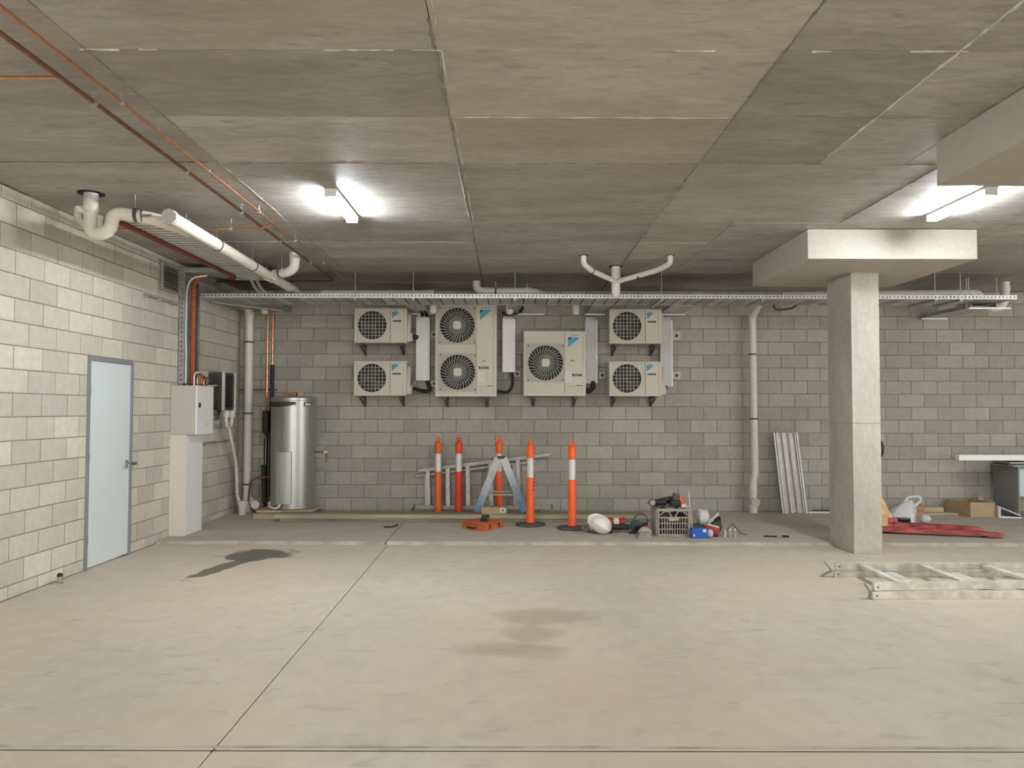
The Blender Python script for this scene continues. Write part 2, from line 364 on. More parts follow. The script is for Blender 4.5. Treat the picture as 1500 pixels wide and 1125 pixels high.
        if smooth:
            me.polygons.foreach_set('use_smooth', [True]*len(me.polygons)); me.set_sharp_from_angle(angle=math.radians(smooth))
        o = bpy.data.objects.new(name, me); COL.objects.link(o)
        if parent is not None: o.parent = parent
        else: o.location = off
        return o
def wl(o):
    v = Vector((0, 0, 0))
    while o is not None: v = v+o.location; o = o.parent
    return v
def tag(o, label=None, cat=None, group=None, kind=None):
    if label: o['label'] = label
    if cat: o['category'] = cat
    if group: o['group'] = group
    if kind: o['kind'] = kind
    return o
def thing(name, loc, label, cat, group=None, rz=0):
    o = bpy.data.objects.new(name, None); COL.objects.link(o); o.location = loc; o.rotation_euler = (0, 0, rz)
    o.empty_display_size = 0.1
    return tag(o, label, cat, group)
def dup(root, loc, label=None, rz=None):
    def cp(o, par):
        c = o.copy(); COL.objects.link(c)
        if par is not None: c.parent = par
        for ch in list(o.children): cp(ch, c)
        return c
    r = cp(root, None); r.location = loc
    if rz is not None: r.rotation_euler = (0, 0, rz)
    if label: r['label'] = label
    return r
def text(s, size, name, m, parent, pos, face='y', bold=0.0, thick=0.0006):
    """flat print: lettering as thin mesh. face 'y' looks towards -Y, 'x' looks towards +X"""
    cu = bpy.data.curves.new('t', 'FONT'); cu.body = s; cu.size = size; cu.extrude = thick; cu.align_x = 'CENTER'; cu.align_y = 'CENTER'; cu.offset = bold; cu.resolution_u = 2
    ob = bpy.data.objects.new('t', cu); COL.objects.link(ob)
    dg = bpy.context.evaluated_depsgraph_get(); me = bpy.data.meshes.new_from_object(ob.evaluated_get(dg))
    bpy.data.objects.remove(ob); bpy.data.curves.remove(cu)
    off = wl(parent); pos = Vector(pos)
    for v in me.vertices:
        x, y, z = v.co
        w = Vector((x, -z, y)) if face == 'y' else Vector((z, x, y))
        v.co = w+pos-off
    me.materials.clear(); me.materials.append(m)
    o = bpy.data.objects.new(name, me); COL.objects.link(o); o.parent = parent; return o
BACK = lambda u, v, w: (u, w, v)

# ================================================================ SETTING
XL, YB, ZC, SH = -4.151, 11.807, 3.418, 0.033
XR, YF = 15.0, -10.0
XJ = -1.40                      # long floor joint
YJ = 3.62                       # cross floor joint
YK0, YK1 = 9.10, 9.00           # kerb line at left / right

def struct(o): o['kind'] = 'structure'; return o
# ---- floor: separate pours with a recessed joint between them
fl = struct(MB().box((XL-0.25, YF, -0.30), (XR, YB+0.25, -0.03)).build('floor', M['kerb'], smooth=0, origin=(0, 0, -0.03)))
g = 0.003
def slab(poly, z0, z1, m, name='slab'):
    return MB().prism(poly, z1-z0, lambda u, v, w: (u, v, z0+w)).build(name, m, fl, bevel=0.0035, smooth=20)
tj = 0.009
slab([(XL, YF), (XJ+0.03-g, YF), (XJ+0.03-g, YJ-tj), (XL, YJ-tj+0.02)], -0.03, 0.0, M['floor'])
slab([(XJ+0.03+g, YF), (XR, YF), (XR, YJ-tj-0.05), (XJ+0.03+g, YJ-tj)], -0.03, 0.0, M['floor'])
slab([(XL, YJ+tj+0.02), (XJ+0.03-g, YJ+tj), (XJ-0.04-g, YB), (XL, YB)], -0.03, 0.0, M['floor'])
slab([(XJ+0.03+g, YJ+tj), (XR, YJ+tj-0.05), (XR, YB), (XJ-0.04+g, YB)], -0.03, 0.0, M['floor'])
# raised strip against the wall, with a paler worn front edge
slab([(XL, YK0), (XJ-0.05, YK0), (XJ-0.06, YB), (XL, YB)], 0.0, SH, M['kerb'], 'raised_slab')
slab([(XJ-0.04, YK0), (XR, YK1-0.06), (XR, YB), (XJ-0.05, YB)], 0.0, SH, M['kerb'], 'raised_slab')
for a, b in ((XL+0.02, XJ-0.06), (XJ-0.03, XR)):
    m = MB(); n = max(2, int((b-a)/0.12)); prev = None; vs = []; fs = []
    for i in range(n+1):
        x = a+(b-a)*i/n; yk = YK0+(YK1-0.06-YK0)*(x-XL)/(XR-XL)
        w1 = 0.02+0.02*random.random(); w0 = 0.012+0.02*random.random()
        vs += [(x, yk-w0-0.02, 0.0005), (x, yk-0.004, SH-0.004), (x, yk+0.006, SH+0.0025), (x, yk+w1, SH+0.0008)]
    for i in range(n):
        for k in range(3): fs.append((i*4+k, (i+1)*4+k, (i+1)*4+k+1, i*4+k+1))
    m.add(vs, fs).build('slab_edge', M['kerb_edge'], fl, smooth=60)
MB().prism([(XL, YJ-tj+0.021), (XR, YJ-tj-0.049), (XR, YJ+tj-0.051), (XL, YJ+tj+0.019)], 0.02, lambda u, v, w: (u, v, -0.025+w)).build('joint_filler', M['dark'], fl, smooth=0)
# pale mortar line left along the cross joint
m = MB(); vs = []; fs = []; n = 120
for i in range(n+1):
    x = XL+0.01+(7-XL)*i/n; y = YJ+tj+0.02-0.07*(x-XL)/(XR-XL)
    vs += [(x, y+0.001, 0.0007), (x, y+0.008+0.012*random.random(), 0.0035), (x, y+0.022+0.012*random.random(), 0.0007)]
for i in range(n):
    for k in range(2): fs.append((i*3+k, (i+1)*3+k, (i+1)*3+k+1, i*3+k+1))
m.add(vs, fs).build('joint_edge', M['kerb_edge'], fl, smooth=60)

# ---- ceiling: soffit of formwork sheets, each its own panel
ce = struct(MB().box((XL-0.25, YF, ZC+0.02), (XR, YB+0.25, ZC+0.35)).build('ceiling', M['ceil'], smooth=0, origin=(0, 0, ZC+0.02)))
C0, DC = 3.880, 0.9026
XS = [-0.381+1.7925*k for k in range(-3, 9)]
def panel(x0, x1, y0, y1):
    x0 = max(x0, XL); x1 = min(x1, XR)
    if x1-x0 < 0.05: return
    e = 0.0025; dz = random.uniform(-0.002, 0.003)
    o = MB().box((x0+e, y0+e, ZC+dz), (x1-e, y1-e, ZC+0.02)).build('formwork_panel', M['ceil'], ce, bevel=0.0025, smooth=0)
    xm = (x0+x1)/2; k = round((y0-C0)/DC); c = 0 if xm < -2.17 else 1 if xm < -0.38 else 2 if xm < 1.41 else 3 if xm < 2.3 else 4
    # tone left in the concrete by each sheet of formwork
    T = {-1: (0.98, 1.0, 1.12, 0.90, 0.92), 0: (0.90, 0.84, 1.16, 0.80, 1.0), 1: (0.95, 1.08, 0.95, 0.80, 1.04), 2: (0.92, 0.92, 0.88, 0.97, 0.98), 3: (0.9, 0.96, 0.86, 0.93, 1.02), 4: (0.9, 0.9, 0.86, 0.92, 0.98), 5: (0.88, 1.0, 0.9, 1.06, 0.95)}
    tn = T.get(k, (0.9, 0.93, 0.92, 0.95, 0.93))[c]*random.uniform(0.97, 1.03)
    wm = 1.0+(0.035 if (k, c) in ((1, 2), (3, 2), (4, 3), (2, 0)) else 0.0)
    o.color = (tn*wm, tn, tn/wm, 1)
rows = [C0+DC*k for k in range(-5, 9)]+[YB]
for i in range(len(rows)-1):
    y0, y1 = rows[i], rows[i+1]
    xs = list(XS)
    if y0 > 3.3 and y0 < 5.5: xs = [x for x in xs if not (1.5 < x < 3.3)]+[2.304, 2.95]; 
    elif 5.5 < y0 < 7.4: xs = [x for x in xs if not (2.9 < x < 3.5)]+[3.24]
    elif 7.4 < y0 < 9.3: xs = xs+[2.2, 2.95]
    xs = sorted(x for x in xs if XL < x < XR)
    xs = [XL]+xs+[XR]
    for a, b in zip(xs[:-1], xs[1:]): panel(a, b, y0, y1)
MB().box((XL, YF, ZC), (XR, rows[0], ZC+0.02)).build('formwork_panel', M['ceil'], ce, smooth=0)
def ridge(p0, p1, w, h, m, step=0.05, gap=0.25, name='seam_fin'):
    """broken fin of cement paste left along a formwork seam; the dark ones carry its shadow"""
    p0 = Vector(p0); p1 = Vector(p1); d = p1-p0; n = int(d.length/step); t = d.normalized(); sd = Vector((-t.y, t.x, 0))
    mb = MB(); on = True; seg = []
    def flush():
        if len(seg) > 1:
            vs = []; fs = []
            for (p, ww, hh) in seg: vs += [p-sd*ww, p+Vector((0, 0, -hh)), p+sd*ww]
            for i in range(len(seg)-1):
                fs += [(i*3, i*3+1, i*3+4, i*3+3), (i*3+1, i*3+2, i*3+5, i*3+4)]
            mb.add(vs, fs)
    for i in range(n+1):
        if random.random() < (0.35 if gap > 0.25 else 0.12): on = random.random() > gap
        if on: seg.append((p0+t*(i*step)+sd*random.uniform(-0.003, 0.003), w*random.uniform(0.5, 1.1), h*random.uniform(0.3, 1.2)))
        else: flush(); seg = []
    flush()
    if mb.v: mb.build(name, m, ce, smooth=30)
z = ZC+0.001
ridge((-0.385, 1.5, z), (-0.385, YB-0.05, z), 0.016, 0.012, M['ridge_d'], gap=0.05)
ridge((-0.355, 1.5, z), (-0.355, 8.0, z), 0.006, 0.008, M['ridge'], gap=0.4)
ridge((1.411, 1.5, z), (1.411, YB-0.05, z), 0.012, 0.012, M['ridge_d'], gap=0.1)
ridge((2.304, 2.0, z), (2.304, C0+2*DC, z), 0.008, 0.014, M['ridge'], gap=0.2)
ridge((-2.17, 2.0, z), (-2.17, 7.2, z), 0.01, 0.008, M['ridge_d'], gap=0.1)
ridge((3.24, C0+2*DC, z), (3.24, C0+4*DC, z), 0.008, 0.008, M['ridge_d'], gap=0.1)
ridge((-4.0, C0, z), (9.0, C0, z), 0.007, 0.009, M['ridge'], gap=0.5)
ridge((-0.3, C0+DC, z), (1.4, C0+DC, z), 0.006, 0.006, M['ridge'], gap=0.4)
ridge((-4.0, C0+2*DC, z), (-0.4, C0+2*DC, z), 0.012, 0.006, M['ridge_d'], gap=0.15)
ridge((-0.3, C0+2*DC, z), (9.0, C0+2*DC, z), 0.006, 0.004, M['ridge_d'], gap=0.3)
# blue setting-out paint on the soffit
o = MB().prism([(2.38, 9.36), (2.5, 9.42), (2.75, 9.39), (2.68, 9.33), (2.52, 9.32), (2.45, 9.34)], 0.001, lambda u, v, w: (u, v, ZC-0.004+w)).build('paint_mark', M['blue'], ce, smooth=0)

# ---- walls of concrete blocks
def block_mesh(name, L, H, m, axis):
    """one block face standing 5 mm proud, chamfered; local centre at the face"""
    d = 0.006; c = 0.004; t = 0.03
    pts = []
    for (a, q) in ((L/2, H/2), (L/2, H/2), (L/2-c, H/2-c)):
        pts.append([(-a, -q), (a, -q), (a, q), (-a, q)])
    dep = [t, c*0.8, 0]
    vs = []; fs = []
    for ring, dd in zip(pts, dep):
        for (u, v) in ring:
            vs.append((u, dd, v) if axis == 'y' else (-dd, u, v))
    for k in range(2):
        for j in range(4): fs.append((k*4+j, k*4+(j+1) % 4, k*4+4+(j+1) % 4, k*4+4+j))
    fs.append((8, 9, 10, 11))
    return vs, fs
def make_wall(wall, axis, face, rowsz, cells, mi, mr, limit):
    """cells: list of (u0, u1, z0, z1). the largest in view are objects, the rest is joined"""
    cache = {}
    camp = Vector((0, 0, CAMZ))
    def ctr(c):
        u = (c[0]+c[1])/2; zz = (c[2]+c[3])/2
        return Vector((u, face, zz)) if axis == 'y' else Vector((face, u, zz))
    cells = sorted(cells, key=lambda c: c[4])
    single = [c for c in cells if c[4] < 1e5][:limit]; rest = cells[len(single):]
    off = wl(wall)
    for c in single:
        L = round(c[1]-c[0]-0.010, 3); H = round(c[3]-c[2]-0.010, 3)
        if L < 0.02 or H < 0.02: continue
        k = (L, H)
        if k not in cache:
            vs, fs = block_mesh('block', L, H, mi, axis)
            me = bpy.data.meshes.new('block'); me.from_pydata(vs, [], fs); me.materials.append(mi)
            bm = bmesh.new(); bm.from_mesh(me); bmesh.ops.recalc_face_normals(bm, faces=bm.faces)
            f = max(bm.faces, key=lambda f: f.calc_area()*((f.calc_center_median().y < 0.001) if axis == 'y' else 1))
            want = Vector((0, -1, 0)) if axis == 'y' else Vector((1, 0, 0))
            bm.faces.ensure_lookup_table()
            if bm.faces[-1].normal.dot(want) < 0: bmesh.ops.reverse_faces(bm, faces=bm.faces)
            bm.to_mesh(me); bm.free(); cache[k] = me
        o = bpy.data.objects.new('block', cache[k]); COL.objects.link(o); o.parent = wall
        jit = random.uniform(-0.0012, 0.0012)
        p = ctr(c)-off
        o.location = p+(Vector((0, jit, 0)) if axis == 'y' else Vector((jit, 0, 0)))
    mb = MB()
    for c in rest:
        L = c[1]-c[0]-0.010; H = c[3]-c[2]-0.010
        if L < 0.02 or H < 0.02: continue
        vs, fs = block_mesh('b', L, H, None, axis); p = ctr(c)
        mb.add([Vector(v)+p for v in vs], fs)
    if mb.v: tag(mb.build('blocks_beyond', mr, wall, smooth=0), kind='stuff')
def course_cells(z0, rows, lat_odd, lo, hi, ztop, zbot, cut=None, vis=None):
    out = []
    for n in range(rows[0], rows[1]):
        a = z0+0.2*n; b = a+0.2; a = max(a, zbot); b = min(b, ztop)
        if b-a < 0.03: continue
        lat = lat_odd+(0 if n % 2 else 0.2)
        k = math.floor((lo-lat)/0.4); u = lat+0.4*k
        while u < hi:
            p, q = max(u, lo), min(u+0.4, hi); u += 0.4
            segs = [(p, q, a, b)]
            if cut:
                cu0, cu1, cz1 = cut; ns = []
                for (p_, q_, a_, b_) in segs:
                    if q_ <= cu0 or p_ >= cu1 or a_ >= cz1: ns.append((p_, q_, a_, b_)); continue
                    if p_ < cu0: ns.append((p_, cu0, a_, b_))
                    if q_ > cu1: ns.append((cu1, q_, a_, b_))
                    if b_ > cz1+0.03: ns.append((max(p_, cu0), min(q_, cu1), cz1, b_))
                segs = ns
            for sgm in segs:
                if sgm[1]-sgm[0] > 0.035: out.append((*sgm, vis(sgm)))
    return out
# back wall
wb = struct(MB().box((XL-0.25, YB+0.004, 0), (XR, YB+0.25, ZC)).build('wall_back', M['mortar'], smooth=0, origin=(0, YB, 0)))
bc = course_cells(0.031, (0, 17), 2.983, XL, XR, ZC-0.005, SH,
                  vis=lambda c: 1e6 if (c[0] > 7.7 or c[3] > 3.3) else abs((c[0]+c[1])/2)*0.2+abs((c[0]+c[1])/2-1.0)+(c[3] > 3.1)*2)
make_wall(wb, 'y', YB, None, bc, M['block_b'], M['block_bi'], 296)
# left wall with the doorway
DY0, DY1, DZ = 7.575, 8.465, 2.10
wlft = struct(MB().box((XL-0.25, YF, 0), (XL-0.004, DY0, ZC)).box((XL-0.25, DY1, 0), (XL-0.004, YB, ZC)).box((XL-0.25, DY0, DZ), (XL-0.004, DY1, ZC)).build('wall_left', M['mortar_l'], smooth=0, origin=(XL, 0, 0)))
lc = course_cells(0.11, (-1, 17), 6.442, -2.0, YB, ZC-0.005, 0.0, cut=(DY0, DY1, DZ),
                  vis=lambda c: 1e6 if c[1] < 6.1 else c[0])
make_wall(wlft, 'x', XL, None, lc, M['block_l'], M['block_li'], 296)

# ---- door in the left wall
dr = struct(MB().box((XL-0.035, DY0+0.035, 0.012), (XL+0.002, DY1-0.035, DZ-0.04)).build('door_1', M['door'], bevel=0.002, smooth=0))
m = MB()
m.box((XL-0.10, DY0-0.005, 0), (XL+0.018, DY0+0.034, DZ)).box((XL-0.10, DY1-0.034, 0), (XL+0.018, DY1+0.005, DZ)).box((XL-0.10, DY0+0.034, DZ-0.039), (XL+0.018, DY1-0.034, DZ))
m.build('door_frame', M['frame'], dr, bevel=0.003, smooth=0)
MB().box((XL-0.05, DY0+0.034, 0.0), (XL-0.04, DY1-0.034, 0.013)).build('door_seal', M['dark'], dr, smooth=0)
for zz in (0.25, 1.05, 1.72):
    MB().cyl((XL+0.010, DY0+0.036, zz), (XL+0.010, DY0+0.036, zz+0.09), 0.008, 8).build('hinge', M['chrome'], dr)
h = MB().lathe((XL+0.002, DY1-0.095, 1.0), [(0.030, 0), (0.030, 0.008), (0.012, 0.012), (0.012, 0.055)], 20, axis='x').build('door_handle', M['chrome'], dr)
m = MB().tube(rounded([(XL+0.05, DY1-0.10, 1.0), (XL+0.06, DY1-0.13, 1.0), (XL+0.06, DY1-0.22, 0.995)], 0.02), 0.010, 10)
m.build('lever', M['chrome'], h)
MB().lathe((XL+0.002, DY1-0.095, 0.955), [(0.014, 0), (0.014, 0.006)], 14, axis='x').build('keyhole_plate', M['chrome'], dr)
MB().cyl((XL+0.02, DY1-0.02, 0.985), (XL+0.055, DY1+0.02, 0.985), 0.016, 12).build('latch_guard', M['charcoal'], dr)

# ---- columns with drop panels
def drop_column(x0, y0, dx0, dy0, dx1, dy1, n):
    c = struct(MB().box((x0, y0, 0), (x0+0.312, y0+0.64, 3.112)).build('column_%d' % n, M['column'], bevel=0.012, smooth=30))
    for (zz, t) in ((1.97, 0.0), (0.92 if n == 1 else 1.2, 0.0)):
        pass
    # pour line: a shallow lip around the shaft
    mm = MB()
    mm.box((x0-0.002, y0-0.0025, 1.435), (x0+0.3135, y0+0.6425, 1.439))
    mm.build('pour_line', M['ridge_d'], c, smooth=0)
    d = struct(MB().box((dx0, dy0, 3.112), (dx1, dy1, ZC-0.003)).build('drop_panel_%d' % n, M['drop'], bevel=0.008, smooth=30))
    return c
drop_column(3.79, 8.49, 3.02, 7.73, 4.74, 9.50, 1)
drop_column(3.79, 3.98, 2.92, 3.43, 4.74, 5.20, 2)
drop_column(3.79, -3.2, 3.02, -3.75, 4.74, -1.98, 3)

# ================================================================ LIGHT FITTINGS
def batten(x, y, label):
    t = thing('batten_light', (x, y, ZC), label, 'ceiling light', None)
    MB().box((x-0.055, y-0.45, ZC-0.028), (x+0.055, y+0.45, ZC-0.002)).build('lamp_body', M['lampwhite'], t, bevel=0.004)
    poly = [(-0.048, 0), (-0.044, -0.03), (-0.028, -0.044), (0.028, -0.044), (0.044, -0.03), (0.048, 0)]
    MB().prism([(x+a, b) for a, b in poly], 0.86, lambda u, v, w: (u, y-0.43+w, ZC-0.028+v)).build('diffuser', M['lamp'], t, smooth=40)
    for sy in (-0.445, 0.432):
        MB().box((x-0.052, y+sy, ZC-0.074), (x+0.052, y+sy+0.013, ZC-0.026)).build('end_cap', M['lampwhite'], t, bevel=0.003)
    return t
batten(-1.49, 6.78, 'glowing white batten light on ceiling, left one near copper pipes')
batten(3.95, 6.68, 'glowing white batten light on ceiling by the right drop panels')
for (x, y, l) in ((-1.49, 0.6, 'white batten light above and behind the photographer, left'), (3.95, -0.6, 'white batten light above and behind the photographer, middle'),
                  (9.4, 6.7, 'white batten light off to the right of the column, far'), (9.4, 0.6, 'white batten light off to the right of the column, near'),
                  (-1.49, -5.5, 'white batten light far behind the photographer, left'), (3.95, -5.5, 'white batten light far behind the photographer, middle')):
    batten(x, y, l)

# ================================================================ CABLE TRAYS
TZ, TY0, TY1 = 3.060, 10.15, 10.83
t = thing('cable_tray', (1.25, 10.5, TZ), 'long galvanised cable tray hung below ceiling above outdoor units', 'cable tray')
def slotted(mb, x0, x1, y, z0, z1, pitch=0.05):
    """folded lip with a row of slots: two strips and the webs between the slots"""
    a, b = z0+(z1-z0)*0.36, z0+(z1-z0)*0.72
    mb.box((x0, y, z0), (x1, y+0.003, a)).box((x0, y, b), (x1, y+0.003, z1))
    x = x0
    while x < x1:
        mb.box((x, y, a), (min(x+pitch*0.5, x1), y+0.003, b)); x += pitch
XT0, XT1 = XL+0.02, 6.74
m = MB(); slotted(m, XT0, XT1, TY0, TZ, TZ+0.052)
m.box((XT0, TY0, TZ+0.050), (XT1, TY0+0.02, TZ+0.053)).box((XT0, TY0, TZ-0.002), (XT1, TY0+0.03, TZ+0.001))
m.build('side_rail', M['galv_w'], t, smooth=0)
m = MB(); slotted(m, XT0, 5.6, TY1, TZ, TZ+0.052); m.box((XT0, TY1-0.03, TZ-0.002), (5.6, TY1, TZ+0.001)); m.build('side_rail', M['galv'], t, smooth=0)
MB().box((XT0, TY0+0.02, TZ+0.012), (XT1, TY1-0.02, TZ+0.03)).build('cables', M['charcoal'], t, smooth=0)
x = XT0+0.01; n = 0
sl = None
while x < 6.6:
    w = 0.142
    if sl is None:
        sl = MB().box((x, TY0+0.012, TZ+0.001), (x+w, TY1-0.012, TZ+0.009)).build('slat', M['galv_d'], t, smooth=0); x0s = x
    else:
        c = sl.copy(); COL.objects.link(c); c.location = (x-x0s, 0, random.uniform(-0.001, 0.001)); 
    x += 0.16
# left end widening to the back wall corner
MB().box((XL+0.02, TY1+0.005, TZ+0.02), (-3.35, YB-0.02, TZ+0.028)).build('corner_plate', M['galv_d'], t, smooth=0)
m = MB(); m.bar((XL+0.03, TY1, TZ+0.045), (XL+0.03, YB-0.02, TZ+0.045), 0.004, 0.05).bar((-3.35, TY1, TZ+0.045), (-3.35, YB-0.02, TZ+0.045), 0.004, 0.05)
m.build('corner_rail', M['galv'], t, smooth=0)
MB().bar((XL+0.06, TY0+0.35, TZ-0.014), (-3.4, TY0+0.05+1.2, TZ-0.014), 0.04, 0.02).build('stiffener', M['galv_d'], t, smooth=0)
for x in (-2.05, -1.28, 0.07, 2.02, 3.36, 5.66, 6.0):
    mm = MB().cyl((x, TY0+0.02, TZ-0.03), (x, TY0+0.02, ZC), 0.005, 6)
    mm.bar((x, TY0-0.01, TZ-0.012), (x, TY1+0.02, TZ-0.012), 0.035, 0.02, (0, 0, 1)).cyl((x, TY0+0.02, TZ-0.035), (x, TY0+0.02, TZ-0.022), 0.011, 6)
    mm.build('hanger_rod', M['galv'], t, smooth=0)

def branch(xa, xb, ya, yb, zz, sx0, sx1, label, group='branch cable trays'):
    b = thing('branch_tray', ((xa+xb)/2, yb, zz), label, 'cable tray', group)
    MB().box((xa, ya, zz), (xb, yb, zz+0.004)).build('tray_base', M['galv_d'], b, smooth=0)
    MB().box((xa, ya, zz), (xa+0.004, yb, zz+0.05)).box((xb-0.004, ya, zz), (xb, yb, zz+0.05)).build('tray_side', M['galv'], b, smooth=0)
    MB().box((sx0, yb-0.06, zz-0.022), (sx1, yb-0.02, zz-0.001)).build('strut', M['galv_w'], b, bevel=0.002)
    return b
branch(-1.47, -1.20, TY1+0.01, YB-0.01, 3.055, -1.50, -1.155, 'short branch tray to the wall above leftmost white cable cover')
branch(-0.02, 0.14, TY1+0.01, YB-0.01, 3.055, -0.05, 0.53, 'short branch tray to the wall between the two large outdoor units')
branch(1.17, 1.44, TY1+0.01, YB-0.01, 3.055, 1.15, 1.47, 'short branch tray right of the single-fan large unit')
branch(2.30, 2.62, TY1+0.01, YB-0.01, 3.055, 2.28, 2.70, 'short branch tray right of the two right-hand small units')
b = branch(6.34, 6.69, 10.5, YB-0.01, 3.0, 6.32, 6.72, 'branch tray on two struts below the far right end of the long tray')
MB().box((6.32, 10.52, 2.978), (6.90, 10.56, 2.999)).build('strut', M['galv_w'], b, bevel=0.002)
for xx in (5.92, 6.30, 6.33, 6.72):
    MB().cyl((xx if xx > 6.2 else 6.36, 10.54 if xx > 6.2 else 11.5, 2.99), (xx if xx > 6.2 else 6.36, 10.54 if xx > 6.2 else 11.5, ZC), 0.004, 6).build('hanger_rod', M['galv'], b)

# ceiling basket tray running back on the left
t = thing('basket_tray', (-3.3, 8.3, 3.25), 'ceiling basket tray running back under the large white drain pipe', 'cable tray')
for xx in (-3.52, -3.04):
    MB().bar((xx, 6.75, 3.26), (xx, 9.85, 3.26), 0.006, 0.03).build('side_rail', M['galv'], t, smooth=0)
y = 6.78; rg = None
while y < 9.85:
    if rg is None: rg = MB().box((-3.52, y, 3.243), (-3.04, y+0.045, 3.247)).build('rung', M['galv_w'], t, smooth=0); y0 = y
    else: c = rg.copy(); COL.objects.link(c); c.location = (0, y-y0, 0)
    y += 0.105
for yy in (7.2, 8.6, 9.6):
    MB().cyl((-3.05, yy, 3.24), (-3.05, yy, ZC), 0.004, 6).cyl((-3.51, yy, 3.24), (-3.51, yy, ZC), 0.004, 6).build('hanger_rod', M['galv'], t)
def corrug(path, r, step=0.012):
    P = []; 
    for a, b in zip(path[:-1], path[1:]):
        a = Vector(a); b = Vector(b); n = max(1, int((b-a).length/step))
        P += [a+(b-a)*i/n for i in range(n)]
    P.append(Vector(path[-1])); return P
P = corrug(rounded([(-3.44, 6.70, 3.225), (-3.42, 9.55, 3.225), (-3.55, 9.75, 3.25)], 0.1), 0.03, 0.03)
tag(MB().tube(P, 0.026, 10, rf=lambda i: 0.028 if i % 2 else 0.022).build('orange_conduit', M['conduit_d'], smooth=0),
    'dark orange corrugated conduit along the ceiling basket tray', 'conduit')
# link tray from the basket to the wall riser
t = thing('riser_tray', (XL+0.03, 9.86, 1.88), 'vertical galvanised tray on left wall above the electrical cabinet', 'cable tray')
MB().box((XL+0.003, 9.62, 1.90), (XL+0.008, 10.09, 3.30)).build('tray_back', M['galv_d'], t, smooth=0)
for yy in (9.62, 10.085):
    m = MB(); z = 1.90
    m.box((XL+0.003, yy, 1.90), (XL+0.03, yy+0.004, 3.30)).box((XL+0.055, yy, 1.90), (XL+0.078, yy+0.004, 3.30))
    while z < 3.29: m.box((XL+0.03, yy, z), (XL+0.055, yy+0.004, z+0.03)); z += 0.06
    m.build('side_rail', M['galv'], t, smooth=0)
MB().box((XL+0.01, 9.62, 3.30), (-3.05, 10.09, 3.306)).box((XL+0.01, 9.62, 3.306), (-3.05, 9.625, 3.36)).build('top_tray', M['galv_d'], t, smooth=0)
P = corrug(rounded([(XL+0.10, 9.83, 1.88), (XL+0.09, 9.82, 2.5), (XL+0.10, 9.83, 3.2), (XL+0.22, 9.82, 3.335), (-3.6, 9.80, 3.335)], 0.06), 0.03, 0.03)
tag(MB().tube(P, 0.04, 12, rf=lambda i: 0.035 if i % 2 else 0.027).build('orange_conduit', M['conduit'], smooth=0),
    'fat orange corrugated conduit rising from the electrical cabinet', 'conduit')
P = corrug(rounded([(XL+0.12, 9.92, 1.88), (XL+0.11, 9.90, 2.5), (XL+0.12, 9.91, 3.2)], 0.08), 0.03, 0.025)
tag(MB().tube(P, 0.02, 8, rf=lambda i: 0.02 if i % 2 else 0.014).build('black_conduit', M['charcoal'], smooth=0),
    'thin dark corrugated conduit beside the fat orange one on riser', 'conduit')
tag(MB().tube(rounded([(XL+0.06, 9.72, 1.88), (XL+0.07, 9.70, 2.2), (XL+0.05, 9.72, 2.6), (XL+0.06, 9.71, 3.1), (XL+0.10, 9.74, 3.25), (XL+0.3, 9.75, 3.28)], 0.15), 0.012, 8).build('white_cable', M['white']),
    'white cable running up the wall riser left of orange conduit', 'cable')
for k, dx in enumerate((0, 0.07)):
    tag(MB().tube(rounded([(-3.42+dx, 9.7, 3.31), (-3.36+dx, 9.9, 3.30), (-3.34+dx, 10.1, 3.14), (-3.22+dx, 10.3, 3.10), (-2.9+dx, 10.45, 3.10)], 0.12), 0.022, 8).build('flexible_conduit', M['galv_d']),
        ['grey flexible conduit dropping to long tray, nearer left wall', 'grey flexible conduit dropping to long tray, right of its twin'][k], 'conduit', 'grey flexible conduits')

# ================================================================ PIPES
def pipe(name, path, r, bend, m, label, cat='pipe', group=None, n=14, sockets=(), clamps=(), rods=(), cap=None, rootloc=None):
    P = rounded(path, bend)
    root = thing(name, rootloc or path[0], label, cat, group)
    MB().tube(P, r, n).build('pipe_run', m, root)
    for (a, b) in sockets: MB().cyl(a, b, r*1.12, n).build('socket', m, root)
    for (p, d) in clamps:
        p = Vector(p); d = Vector(d).normalized()
        MB().cyl(p-d*0.012, p+d*0.012, r*1.1, n).build('clamp', M['charcoal'] if m is M['pvc'] else M['galv'], root)
    for p in rods: MB().cyl(p, (p[0], p[1], ZC), 0.004, 6).build('hanger_rod', M['galv'], root)
    return root
R5 = 0.055
# floor waste and trap, left foreground of the ceiling
r = pipe('drain_pipe', [(-3.57, 6.51, ZC), (-3.57, 6.51, 3.10), (-3.50, 6.51, 3.06), (-3.40, 6.51, 3.10), (-3.38, 6.52, 3.24), (-3.30, 6.53, 3.245), (-3.07, 6.60, 3.22), (-3.00, 6.70, 3.205), (-2.93, 6.95, 3.20)], R5, 0.10, M['pvc'],
         'white drain trap under ceiling in the near left corner', 'drain pipe',
         clamps=(((-3.20, 6.545, 3.238), (1, 0.1, 0)),), rods=((-3.21, 6.545, 3.28),), n=18)
MB().lathe((-3.57, 6.51, ZC-0.006), [(0.11, 0), (0.11, 0.006)], 20).build('ceiling_collar', M['dark'], r)
MB().cyl((-3.57, 6.51, 3.36), (-3.57, 6.51, ZC-0.006), 0.058, 16).build('sleeve', mat('lilac_primer', (0.55, 0.52, 0.58), 0.5), r)
MB().cyl((-3.57, 6.51, 3.26), (-3.57, 6.51, 3.34), 0.060, 16).build('socket', M['pvc'], r)
MB().cyl((-3.57, 6.46, 3.27), (-3.55, 6.43, 3.27), 0.026, 12).build('inlet_stub', M['pvc_cap'], r)
